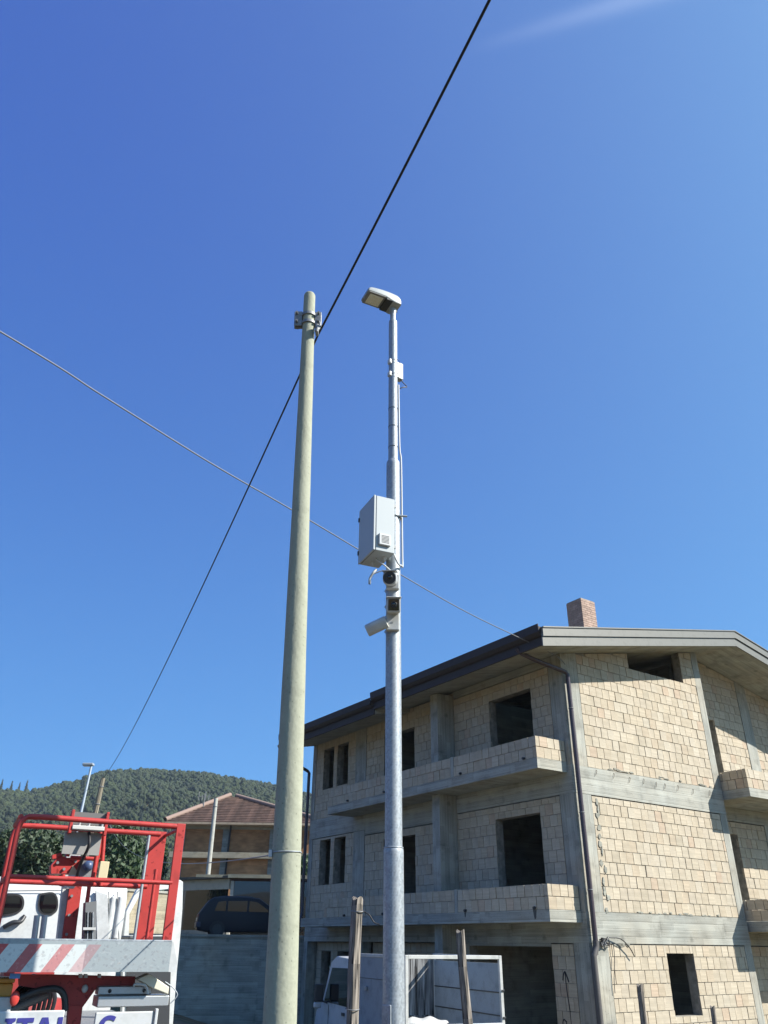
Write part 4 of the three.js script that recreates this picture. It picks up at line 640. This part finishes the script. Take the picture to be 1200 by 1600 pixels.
  hole([[-20, 1400], [32, 1394], [40, 1410], [32, 1429], [-20, 1434]], blackRubber, 'window_seal'); hole([[-18, 1403], [30, 1397], [36, 1411], [30, 1426], [-18, 1430]], glassDark, 'rear_window', 0.004);
  { const p = L(25, 1440, ZB + 0.08); mesh('rear_handle', tube([[p.x - 0.1, p.y - 0.05, ZB + 0.06], [p.x - 0.03, p.y - 0.01, ZB + 0.09], [p.x + 0.04, p.y, ZB + 0.09], [p.x + 0.07, p.y + 0.05, ZB + 0.06]], 0.022, 16, 8), darkPlastic, t); }
  quad([[150, 1392], [168, 1398], [170, 1472], [152, 1472]], -2.965, 0.05, whitePaint, 'cab_recess_panel');
  for (const [x0, y0, x1, y1] of [[12, 1392, 100, 1391], [100, 1391, 98, 1475], [170, 1393, 172, 1474], [184, 1393, 186, 1474]]) mesh('panel_seam', bar(L(x0, y0, ZB + 0.062), L(x1, y1, ZB + 0.062), 0.006, 6), mat({ rgb: [0.18, 0.19, 0.2] }), t);
  for (const x of [158, 178, 190]) { const a = L(x, 1400, ZB + 0.06), b = L(x + 1, 1468, ZB + 0.06); mesh('pressed_rib', rbox(a.x - 0.025, a.x + 0.025, b.y, a.y, ZB + 0.03, ZB + 0.075, 0.02, 3), whitePaint, t); }
  for (const x of [52, 64]) mesh('gas_strut', bar(L(x, 1478, -2.6), L(x + 6, 1430, -2.6), 0.028), galv, t);
  // open door: a frame round a big window opening, hinged at the cab's front corner
  {
    const d = new THREE.Group(); d.name = 'door'; d.position.set(xr - 0.02, 0, ZB - 1.25); d.rotation.y = rad(8); t.add(d); d.updateMatrixWorld(true);
    const Q = (px, py) => { const p = localOn(d, px, py, 0); return [p.x, p.y]; };
    const outer = [[190, 1600], [192, 1470], [197, 1424], [213, 1392], [224, 1381], [262, 1377], [280, 1376], [284, 1379], [283, 1420], [279, 1470], [274, 1520], [268, 1600]].map((q) => Q(...q)), inner = [[200, 1461], [201, 1428], [216, 1401], [226, 1393], [262, 1389], [271, 1391], [270, 1430], [266, 1461]].map((q) => Q(...q));
    const s = new THREE.Shape(outer.map((p) => new THREE.Vector2(...p))); s.holes.push(new THREE.Path(inner.map((p) => new THREE.Vector2(...p))));
    mesh('door_panel', metreUV(new THREE.ExtrudeGeometry(s, { depth: 0.05, bevelEnabled: true, bevelSize: 0.008, bevelThickness: 0.01, bevelSegments: 2 }).translate(0, 0, -0.03)), whitePaint, d);
    const lin = [[196, 1600], [197, 1463], [266, 1463], [262, 1600]].map((q) => Q(...q)); mesh('door_lining', prism(lin, 0.032, 0.05), darkPlastic, d);
    mesh('door_window', prism(inner, -0.008, -0.004), new THREE.MeshPhysicalMaterial({ color: 0xffffff, transmission: 1, roughness: 0.02, thickness: 0, ior: 1.45 }), d);
    const m0 = Q(206, 1426), m1 = Q(194, 1462); mesh('wing_mirror', rbox(m1[0], m0[0], m1[1], m0[1], -0.16, -0.06, 0.02), mat({ rgb: [0.12, 0.13, 0.15], roughness: 0.3 }), d);
    const h0 = Q(180, 1462), h1 = Q(212, 1470); mesh('seat_edge', rbox(h0[0], h1[0], h1[1] - 0.03, h0[1], 0.2, 0.5, 0.02), darkPlastic, d);
  }
}

// ───────────────────────── retaining wall, upper yard, car ─────────────────────────
const yardY = at(350, 1462, 31.5).y - 0.05;
{
  const a = V(-1.6, 0, -30.2), b = V(-16, 0, -27.2), dir = b.clone().sub(a), len = dir.length(), ang = Math.atan2(-dir.z, dir.x);
  const w = thing('retaining_wall', 'grey cast concrete retaining wall in shade under the parked blue car', 'wall', [a.x, YARD - 0.1, a.z], ang);
  mesh('wall_face', box(0, len, 0, yardY - YARD + 0.1, -0.3, 0), mat({ map: concreteMap, bumpMap: concreteBump, bumpScale: 0.006, rgb: CONC }), w);
  mesh('coping', box(-0.01, len, yardY - YARD + 0.1, yardY - YARD + 0.17, -0.34, 0.03), concreteH, w);
  for (const y of [1.55, 1.3]) mesh('hanging_cable', tube([0, 1, 2, 3, 4, 5, 6, 7].map((k) => V(k * 1.3, y + 0.1 * Math.sin(k * 1.1 + y * 7) + k * 0.015 * (y > 1.4 ? 1 : -1), 0.04)), 0.022, 60, 6), blackRubber, w);
  const yg = new THREE.BufferGeometry(); const P = [a.clone().add(V(0, 0, -0.25)), b.clone().add(V(0, 0, -0.25)), V(-42, 0, -75), V(12, 0, -75), V(12, 0, -40)];
  const s = new THREE.Shape(P.map((p) => new THREE.Vector2(p.x, -p.z))), g = new THREE.ExtrudeGeometry(s, { depth: 3.0, bevelEnabled: false }); g.rotateX(-Math.PI / 2); g.translate(0, yardY - 3.0, 0);
  structure('upper_yard', metreUV(g), mat({ map: concreteMap, rgb: [0.28, 0.27, 0.25] }));
}
{
  const p = at(386, 1440, 34.6), t = thing('parked_car', 'dark blue hatchback with roof rails parked on the upper yard behind the retaining wall', 'car', [p.x, yardY, p.z], rad(14)); t.scale.setScalar(0.93);
  // own frame: +x nose (to the right), z towards us
  const body = [[-2.0, 0.32], [-2.02, 0.55], [-1.97, 0.82], [-1.9, 0.92], [-1.62, 1.30], [-1.45, 1.40], [-0.4, 1.43], [0.35, 1.38], [1.05, 0.95], [1.75, 0.84], [1.98, 0.66], [2.0, 0.35], [1.6, 0.26], [-1.6, 0.26]];
  const paint = new THREE.MeshPhysicalMaterial({ color: 0x060818, roughness: 0.55, clearcoat: 0.1, clearcoatRoughness: 0.2 });
  mesh('body', toCreasedNormals(prism(body, -0.8, 0.8, 0.06), 0.5), paint, t);
  const win = (pts, z0, z1) => mesh('side_window', prism(pts, z0, z1), glassDark, t);
  for (const [z0, z1] of [[0.795, 0.808], [-0.808, -0.795]]) { win([[-1.42, 0.96], [-1.30, 1.28], [-0.98, 1.32], [-0.98, 0.95]], z0, z1); win([[-0.9, 0.95], [-0.9, 1.32], [-0.12, 1.33], [-0.12, 0.94]], z0, z1); win([[-0.04, 0.94], [-0.04, 1.33], [0.28, 1.30], [0.82, 0.97], [0.8, 0.94]], z0, z1); }
  const rw = box(-0.006, 0.006, -0.22, 0.22, -0.62, 0.62); rw.rotateZ(-rad(36)); rw.translate(-1.775, 1.115, 0); mesh('rear_window', rw, glassDark, t);
  for (const z of [-0.6, 0.6]) mesh('roof_rail', tube([[-1.35, 1.40, z], [-1.25, 1.47, z], [-0.9, 1.50, z], [0.0, 1.49, z], [0.18, 1.42, z]], 0.02, 30, 8), darkPlastic, t);
  for (const z of [-0.62, 0.62]) mesh('tail_light', rbox(-2.05, -1.96, 0.66, 0.84, z - 0.14, z + 0.14, 0.02), mat({ rgb: [0.18, 0.02, 0.02], roughness: 0.25 }), t);
  mesh('rear_bumper', rbox(-2.1, -1.9, 0.35, 0.56, -0.82, 0.82, 0.05), mat({ rgb: [0.03, 0.035, 0.06], roughness: 0.5 }), t); mesh('number_plate', rbox(-2.075, -2.01, 0.60, 0.71, -0.26, 0.26, 0.008), mat({ rgb: [0.45, 0.45, 0.43], roughness: 0.5 }), t);
  for (const x of [-1.25, 1.25]) for (const z of [-0.75, 0.75]) { const w = mesh('wheel', new THREE.CylinderGeometry(0.3, 0.3, 0.18, 24).rotateX(Math.PI / 2).translate(x, 0.3, z), blackRubber, t); mesh('rim', new THREE.CylinderGeometry(0.19, 0.19, 0.19, 16).rotateX(Math.PI / 2).translate(x, 0.3, z), darkPlastic, w); }
}

// ───────────────────────── houses behind ─────────────────────────
// low flat-roofed porch building behind the car
{
  const c = at(357, 1420, 37.5), t = thing('porch_building', 'low flat-roofed building with white posts and dark glazing behind the blue car', 'building', [c.x, yardY, c.z], rad(4));
  const H = at(357, 1372, 37.5).y - yardY, wallM = mat({ map: dirtMap, rgb: [0.50, 0.47, 0.38] }), darkG = new THREE.MeshPhysicalMaterial({ color: 0x15191b, roughness: 0.08, clearcoat: 1 });
  // long front runs right from the corner at the origin; the short side falls back to the left
  mesh('roof_slab', [prism([[-1.5, H + 0.02], [0.12, H + 0.02], [0.12, H + 0.13], [-1.5, H + 0.13]], -0.0, 0.01), box(-0.12, 6.2, H, H + 0.14, -5.2, 0.25)], mat({ map: concreteMap, rgb: [0.30, 0.31, 0.27] }), t);
  mesh('lintel', box(0.0, 6, H - 0.1, H, -0.18, 0.0), mat({ rgb: [0.10, 0.06, 0.05] }), t);
  for (const x of [0, 2.42, 2.75, 5.2]) mesh('post', rbox(x, x + 0.14, 0, H - 0.1, -0.16, 0.0, 0.01), mat({ map: dirtFine, rgb: [0.55, 0.53, 0.46] }), t);
  for (const [a, b] of [[0.14, 2.42], [2.89, 5.2]]) mesh('glazing', box(a, b, 0.05, H - 0.1, -0.12, -0.1), darkG, t);
  const side = new THREE.Group(); side.name = 'side_wing'; side.rotation.y = rad(-38 + 180); side.position.set(-0.02, 0, -0.05); t.add(side);
  mesh('side_frieze', box(0.02, 2.9, H - 0.42, H - 0.02, -0.05, 0.05), wallM, side); mesh('side_sill', box(0.02, 2.9, 0, 0.3, -0.05, 0.05), wallM, side); mesh('side_glazing', box(0.1, 2.75, 0.3, H - 0.42, -0.02, 0.02), darkG, side); mesh('side_post', box(2.75, 2.9, 0.3, H - 0.42, -0.05, 0.05), wallM, side); mesh('side_roof', box(-0.1, 3.1, H, H + 0.1, -0.25, 3.6), mat({ map: concreteMap, rgb: [0.24, 0.22, 0.18] }), side);
  mesh('back_wall', box(0.0, 6.0, 0, H, -5.0, -4.8), wallM, t); mesh('end_wall', box(5.9, 6.0, 0, H, -4.8, -0.2), wallM, t);
}
// brown two-storey house with a hipped tile roof
{
  const d = 50, c = at(281, 1300, d), t = thing('tiled_house', 'brown two-storey house with a hipped red-brown tile roof below the wooded hill', 'house', [c.x, yardY, c.z], rad(1));
  const W = 7.8, DP = 8, E = at(300, 1287, d).y - yardY, RH = at(347, 1247, d + 4).y - yardY, mid = at(300, 1337, d).y - yardY;
  const plaster = mat({ map: texture(256, 2.5, (u, v) => { const k = 0.8 + 0.3 * (fbm(u * 6, v * 6, 6, 300, 5) - 0.5) + 0.12 * (noise(u * 10, v * 40, 40, 301) - 0.5); return [k, k * 0.97, k * 0.94]; }), rgb: [0.50, 0.27, 0.13] }), plaster2 = mat({ map: plaster.map, rgb: [0.60, 0.34, 0.17] }), band = mat({ map: concreteMap, rgb: [0.50, 0.45, 0.36] });
  mesh('upper_wall', box(0, W, mid + 0.15, E - 0.3, -DP, 0), plaster, t); mesh('lower_wall', box(0, W, 0, mid - 0.15, -DP, 0.0), plaster2, t);
  mesh('floor_band', box(-0.35, W + 0.2, mid - 0.15, mid + 0.15, -DP, 0.45), band, t); mesh('eaves_band', box(-0.05, W + 0.05, E - 0.3, E, -DP, 0.05), band, t);
  for (const x of [0.0, 2.5, 5.2]) mesh('pilaster', box(x, x + 0.35, 0, E - 0.3, 0.0, 0.06), mat({ map: concreteMap, rgb: [0.36, 0.37, 0.36] }), t);
  mesh('downpipe', tube([[2.95, E - 0.1, 0.3], [2.92, E - 0.5, 0.14], [2.9, E - 1.2, 0.12], [2.8, 0.1, 0.12]], 0.05, 30, 8), blackRubber, t);
  const o = 0.75, roof = new THREE.BufferGeometry(), A = [-o, E, o], B = [W + o, E, o], C = [W + o, E, -DP - o], F = [-o, E, -DP - o], R1 = [W * 0.27, RH, -DP * 0.45], R2 = [W * 0.31, RH, -DP * 0.5];
  // courses of tiles on the two slopes in view
  const tileMat = mat({ map: texture(256, 1.2, (u, v) => { const k = 0.75 + 0.25 * (hash(Math.floor(u * 6), Math.floor(v * 4), 310) - 0.5) + 0.2 * (fbm(u * 8, v * 8, 8, 311, 4) - 0.5); return [k, k * 0.93, k * 0.9]; }), rgb: [0.215, 0.152, 0.125] });
  const slope = (p, q, r, s, name) => { const g = []; const n = 16; const L3 = (a, b, k) => a.map((v, i) => v + (b[i] - v) * k); for (let k = 0; k < n; k++) { const a = L3(p, s, k / n), b = L3(q, r, k / n), c2 = L3(q, r, (k + 1.02) / n), d2 = L3(p, s, (k + 1.02) / n), up = 0.07; const gg = new THREE.BufferGeometry(); gg.setAttribute('position', new THREE.Float32BufferAttribute([...a, ...b, ...c2, ...a, ...c2, ...d2, a[0], a[1] + up, a[2], b[0], b[1] + up, b[2], ...c2, a[0], a[1] + up, a[2], ...c2, ...d2, ...a, ...b, b[0], b[1] + up, b[2], ...a, b[0], b[1] + up, b[2], a[0], a[1] + up, a[2]], 3)); gg.computeVertexNormals(); g.push(metreUV(gg)); } return mesh(name, g, tileMat, t); };
  const rf = slope(A, B, R2, R1, 'roof_slope'); slope(F, A, R1, R1, 'roof_slope'); slope(B, C, R2, R2, 'roof_slope'); slope(C, F, R1, R2, 'roof_slope');
  mesh('ridge_tiles', tube([A, R1].map((p) => V(p[0], p[1] + 0.1, p[2])), 0.13, 20, 8), mat({ rgb: [0.24, 0.17, 0.14] }), rf); mesh('ridge_tiles', tube([B, R2].map((p) => V(p[0], p[1] + 0.1, p[2])), 0.13, 20, 8), mat({ rgb: [0.24, 0.17, 0.14] }), rf);
  mesh('eaves_soffit', box(-o, W + o, E - 0.12, E - 0.005, -DP - o, o), mat({ map: dirtMap, rgb: [0.34, 0.27, 0.20] }), t);
  mesh('garage_door', box(0.45, 1.9, 0, 1.95, 0.005, 0.05), mat({ rgb: [0.20, 0.05, 0.03], roughness: 0.5 }), t);
  mesh('window', box(5.9, 6.9, mid + 1.0, mid + 2.1, -0.01, 0.02), glassDark, t); mesh('window', box(3.4, 4.4, 0.9, 2.0, -0.01, 0.02), glassDark, t);
  const an = mesh('antenna', bar([0.9, E + 0.3, -1.5], [0.9, E + 1.9, -1.5], 0.025), galvDull, t); for (let k = 0; k < 4; k++) mesh('antenna_rod', bar([0.55 + k * 0.2, E + 1.5, -1.5], [0.55 + k * 0.2, E + 2.0 - (k % 2) * 0.2, -1.5], 0.02, 6), galvDull, an); mesh('antenna_rod', bar([0.5, E + 1.7, -1.5], [1.3, E + 1.7, -1.5], 0.02, 6), galvDull, an);
}
// beige boundary wall seen past the open cab door
{ const a = ground(150, 1460, 34), b = ground(268, 1460, 36), d = b.clone().sub(a), t = thing('boundary_wall', 'sunlit beige plaster boundary wall seen past the open cab door', 'wall', [a.x, yardY - 0.6, a.z], Math.atan2(-d.z, d.x));
  mesh('wall_face', box(0, d.length(), 0, at(200, 1391, 34).y - yardY + 0.6, -0.25, 0), mat({ map: concreteMap, bumpMap: concreteBump, bumpScale: 0.01, rgb: [0.60, 0.53, 0.40] }), t); mesh('coping', box(-0.05, d.length() + 0.05, at(200, 1391, 34).y - yardY + 0.6, at(200, 1391, 34).y - yardY + 0.68, -0.3, 0.05), concreteH, t); }

// ───────────────────────── more poles and a distant street lamp ─────────────────────────
{ const b = ground(325, 1365, 43, yardY), top = at(328.5, 1247, 43), t = thing('utility_pole', 'plain grey pole standing before the brown tiled house', 'utility pole', [b.x, yardY, b.z]); mesh('shaft', lathe([[0.13, 0], [0.10, top.y - yardY], [0.001, top.y - yardY + 0.01]], 16), mat({ map: dirtMap, rgb: [0.36, 0.36, 0.33] }), t); mesh('pole_band', new THREE.TorusGeometry(0.115, 0.015, 6, 18).rotateX(Math.PI / 2).translate(0, top.y - yardY - 0.4, 0), galvDull, t); }
{ const top = farPoleTop, gy = groundY(top.x, top.z), t = thing('utility_pole', 'distant pale timber pole rising behind the red basket', 'utility pole', [top.x - 0.4, gy, top.z]); mesh('shaft', bar([0, 0, 0], [0.4, top.y - gy, 0], 0.16, 14, 0.11), mat({ map: woodMat.map, rgb: [0.62, 0.58, 0.46] }), t); for (const y of [0.4, 1.2, 1.9]) mesh('pole_ring', new THREE.TorusGeometry(0.125, 0.02, 6, 16).rotateX(Math.PI / 2).translate(0.4 - y * 0.04, top.y - gy - y, 0), galvDull, t); }
{ const top = at(143, 1196, 40), gy = groundY(top.x, top.z), H = top.y - gy, t = thing('street_lamp', 'distant grey street lamp with a flat head against the wooded hill', 'street lamp', [top.x - 0.35, gy, top.z]); mesh('pole', bar([0, 0, 0], [0.35, H, 0], 0.09, 12, 0.05), mat({ rgb: [0.38, 0.44, 0.50], metalness: 0.3, roughness: 0.5 }), t); mesh('lamp_head', rbox(-0.05, 0.45, H - 0.02, H + 0.1, -0.13, 0.13, 0.04), mat({ rgb: [0.26, 0.30, 0.34] }), t); mesh('lamp_lens', rbox(-0.02, 0.3, H - 0.04, H - 0.015, -0.1, 0.1, 0.008), mat({ rgb: [0.5, 0.5, 0.46], roughness: 0.3 }), t); }

// ───────────────────────── trees ─────────────────────────
const barkMat = mat({ map: woodMat.map, bumpMap: woodMat.bumpMap, bumpScale: 0.02, rgb: [0.16, 0.12, 0.09] });
const leafMats = [[0.055, 0.105, 0.028], [0.042, 0.085, 0.024], [0.075, 0.125, 0.032]].map((rgb) => { const m = new THREE.MeshPhysicalMaterial({ roughness: 0.7, transmission: 0.25, thickness: 0, side: THREE.DoubleSide, vertexColors: true }); m.color.setRGB(rgb[0] / 0.055 * 1, rgb[1] / 0.105, rgb[2] / 0.028); return m; });
function leaves(lumps, n, size, tint) {
  const pos = [], col = [], idx = [], q = new THREE.Quaternion(), v = V(0, 0, 0), c = V(0, 0, 0), total = lumps.reduce((s, l) => s + l[3] * l[4] * l[5], 0);
  for (const l of lumps) for (let k = 0, m = Math.round(n * l[3] * l[4] * l[5] / total); k < m; k++) {
    c.set(rr(-1, 1), rr(-1, 1), rr(-1, 1)); if (c.lengthSq() > 1 || c.lengthSq() < 0.001) { k--; continue; } c.normalize().multiplyScalar(Math.pow(rnd(), 0.38) * rr(0.86, 1.1));
    c.set(l[0] + c.x * l[3], l[1] + c.y * l[4], l[2] + c.z * l[5]); q.set(rr(-1, 1), rr(-1, 1), rr(-1, 1), rr(-1, 1)).normalize(); const s = size * rr(0.6, 1.3), b = pos.length / 3, t = rr(0.7, 1.3), warm = rr(0.9, 1.15);
    for (const [x, z] of [[0, -1], [0.55, 0], [0, 1], [-0.55, 0]]) { v.set(x * s, x * x * s * 0.3, z * s).applyQuaternion(q).add(c); pos.push(v.x, v.y, v.z); col.push(tint[0] * t * warm, tint[1] * t, tint[2] * t); }
    idx.push(b, b + 1, b + 2, b, b + 2, b + 3);
  }
  const g = new THREE.BufferGeometry(); g.setAttribute('position', new THREE.Float32BufferAttribute(pos, 3)); g.setAttribute('color', new THREE.Float32BufferAttribute(col, 3)); g.setIndex(idx); g.computeVertexNormals(); return g;
}
const leafMat = new THREE.MeshPhysicalMaterial({ roughness: 0.65, transmission: 0.3, thickness: 0, side: THREE.DoubleSide, vertexColors: true });
function broadTree(px, d, topPy, rx, label, tint, spread = 9) {
  const top = at(px, topPy, d), gy = Math.min(yardY, groundY(top.x, top.z) + 1), H = top.y - gy, t = thing('garden_tree', label, 'tree', [top.x, gy, top.z], rr(0, 6), 'leafy trees behind the truck');
  const trunk = [bar([0, 0, 0], [0.08, H * 0.45, 0.04], 0.16, 10, 0.1)]; const lumps = [];
  for (let k = 0; k < spread; k++) { const a = k / spread * 6.28 + rr(-0.4, 0.4), y = H * rr(0.25, 0.82), w = rx * (1 - 0.55 * Math.max(0, y / H - 0.5)) * rr(0.35, 0.75), x = Math.cos(a) * w, z = Math.sin(a) * w; lumps.push([x, y, z, rx * rr(0.35, 0.55), H * rr(0.12, 0.2), rx * rr(0.35, 0.55)]); trunk.push(bar([0.05, H * rr(0.2, 0.42), 0.02], [x * 0.8, y, z * 0.8], 0.05, 6, 0.02)); }
  lumps.push([0, H * 0.84, 0, rx * 0.45, H * 0.15, rx * 0.45], [0, H * 0.45, 0, rx * 0.7, H * 0.28, rx * 0.7]);
  mesh('trunk', trunk, barkMat, t); mesh('crown', leaves(lumps, 11000, 0.11, tint), leafMat, t);
}
broadTree(70, 37, 1283, 1.9, 'dense dark green tree behind the cab, half hidden by the red boom', [0.030, 0.060, 0.020]);
broadTree(195, 36, 1281, 1.75, 'dense fresh green tree between the red basket and the tiled house', [0.038, 0.080, 0.025]);
broadTree(15, 43, 1300, 1.8, 'pale green tree at the outer end of the row behind the cab', [0.05, 0.09, 0.03]);
broadTree(140, 46, 1286, 1.8, 'tree between the distant lamp and the timber pole, behind the boom', [0.05, 0.10, 0.03]);
broadTree(240, 58, 1300, 1.6, 'small tree beside the shaded end of the tiled house', [0.05, 0.095, 0.03]);
broadTree(474, 44, 1330, 1.3, 'slender tree seen in the gap beside the unfinished building', [0.05, 0.10, 0.03], 7);

// wooded hillside: one mass of far-off trees
{
  const crowns = [];
  const blob = (l) => join(l.map(([x, y, z, rx, ry, rz]) => { const g = new THREE.IcosahedronGeometry(1, 2), p = g.attributes.position, ph = rr(0, 9); for (let i = 0; i < p.count; i++) { const a = p.getX(i), b = p.getY(i), c = p.getZ(i), k = 1 + 0.16 * Math.sin(a * 5 + ph) * Math.sin(b * 6 + ph * 2) + 0.14 * Math.sin(c * 7 - ph + a * 3); p.setXYZ(i, x + a * rx * k, y + b * ry * k, z + c * rz * k); } g.computeVertexNormals(); const n = p.count, col = new Float32Array(n * 3).fill(1); g.setAttribute('color', new THREE.BufferAttribute(col, 3)); g.deleteAttribute('uv'); return toCreasedNormals(g, 1.2); }));
  for (let v = 0; v < 3; v++) { const l = []; for (let k = 0; k < 5; k++) { const a = k * 1.26 + v; l.push([Math.cos(a) * 1.9, 3.4 + (k % 3) * 1.2, Math.sin(a) * 1.9, 1.7, 1.9, 1.7]); } l.push([0, 6.2, 0, 1.8, 1.9, 1.8]); const q = leaves(l, 260, 0.42, [1, 1, 1]).toNonIndexed(); q.computeVertexNormals(); crowns.push(join([blob(l), q])); }
  { const cone = []; for (let k = 0; k < 4; k++) cone.push([0, 2 + k * 2.2, 0, 2.0 * (1 - k / 5), 1.9, 2.0 * (1 - k / 5)]); crowns.push(blob(cone)); }
  const lists = crowns.map(() => []);
  for (let k = 0; k < 90000; k++) {
    const az = rr(-85, 75), r = Math.sqrt(rr(170 * 170, (HILL_R + 25) ** 2)), x = Math.sin(rad(az)) * r, z = -Math.cos(rad(az)) * r;
    const con = fbm(x / 60 + 10, z / 60 + 10, 64, 410, 3) > 0.62 ? rnd() < 0.25 : rnd() < 0.015; if (con && r > HILL_R - 160) continue; lists[con ? 3 : Math.floor(rnd() * 3)].push([x, z, r]);
  }
  const m4 = new THREE.Matrix4(), q = new THREE.Quaternion(), colr = new THREE.Color(), M2 = new THREE.MeshStandardMaterial({ roughness: 0.9, side: THREE.DoubleSide, vertexColors: true });
  lists.forEach((l, i) => {
    const im = new THREE.InstancedMesh(crowns[i], M2, l.length); im.name = numbered('hill_forest'); shade(im);
    im.userData = { kind: 'stuff', label: ['rounded broadleaf trees massed over the far hill', 'broadleaf trees scattered through the far wooded hill', 'darker broadleaf trees of the far wooded hill', 'pointed conifers standing among the far hill woods'][i], category: 'forest' };
    l.forEach(([x, z], k) => { const s = rr(0.28, 0.64); q.setFromAxisAngle(V(0, 1, 0), rr(0, 6.28)); m4.compose(V(x, groundY(x, z) - 0.6, z), q, V(s * rr(0.85, 1.15), s * rr(0.8, 1.2), s)); im.setMatrixAt(k, m4); const t = rr(0.7, 1.3) * 0.29, p = fbm(x / 50 + 5, z / 50 + 5, 64, 420, 3); if (i === 3) colr.setRGB(0.028 * t, 0.055 * t, 0.030 * t); else colr.setRGB((0.05 + 0.05 * p) * t, (0.085 + 0.055 * p) * t, 0.03 * t); im.setColorAt(k, colr); });
    scene.add(im);
  });
  // a few tall firs on the skyline
  const firL = []; for (let k = 0; k < 9; k++) firL.push([0, 4 + k * 1.8, 0, 2.8 * (1 - k / 10), 1.5, 2.8 * (1 - k / 10)]);
  const firG = leaves(firL, 1500, 0.6, [0.03, 0.05, 0.03]);
  const firs = [[5, 1216, 'tall dark fir at the outer end of the skyline row'], [20, 1219, 'dark fir second from the outer end of the skyline row'], [32, 1221, 'dark fir in the skyline row, beside the gap'], [44, 1217, 'slim lone fir standing apart on the skyline']];
  for (const [px, py, label] of firs) { const p = at(px, py, HILL_R - 40), gy = groundY(p.x, p.z), H = Math.max(11.5, p.y - gy), t = thing('fir_tree', label, 'tree', [p.x, gy, p.z], rr(0, 6), 'dark firs on the skyline'); const s = H / 20; mesh('trunk', bar([0, 0, 0], [0, H * 0.9, 0], 0.35 * s, 8, 0.05), barkMat, t); mesh('crown', firG, leafMat, t).scale.set(s * 0.9, s, s * 0.9); }
}
renderer.render(scene, camera);
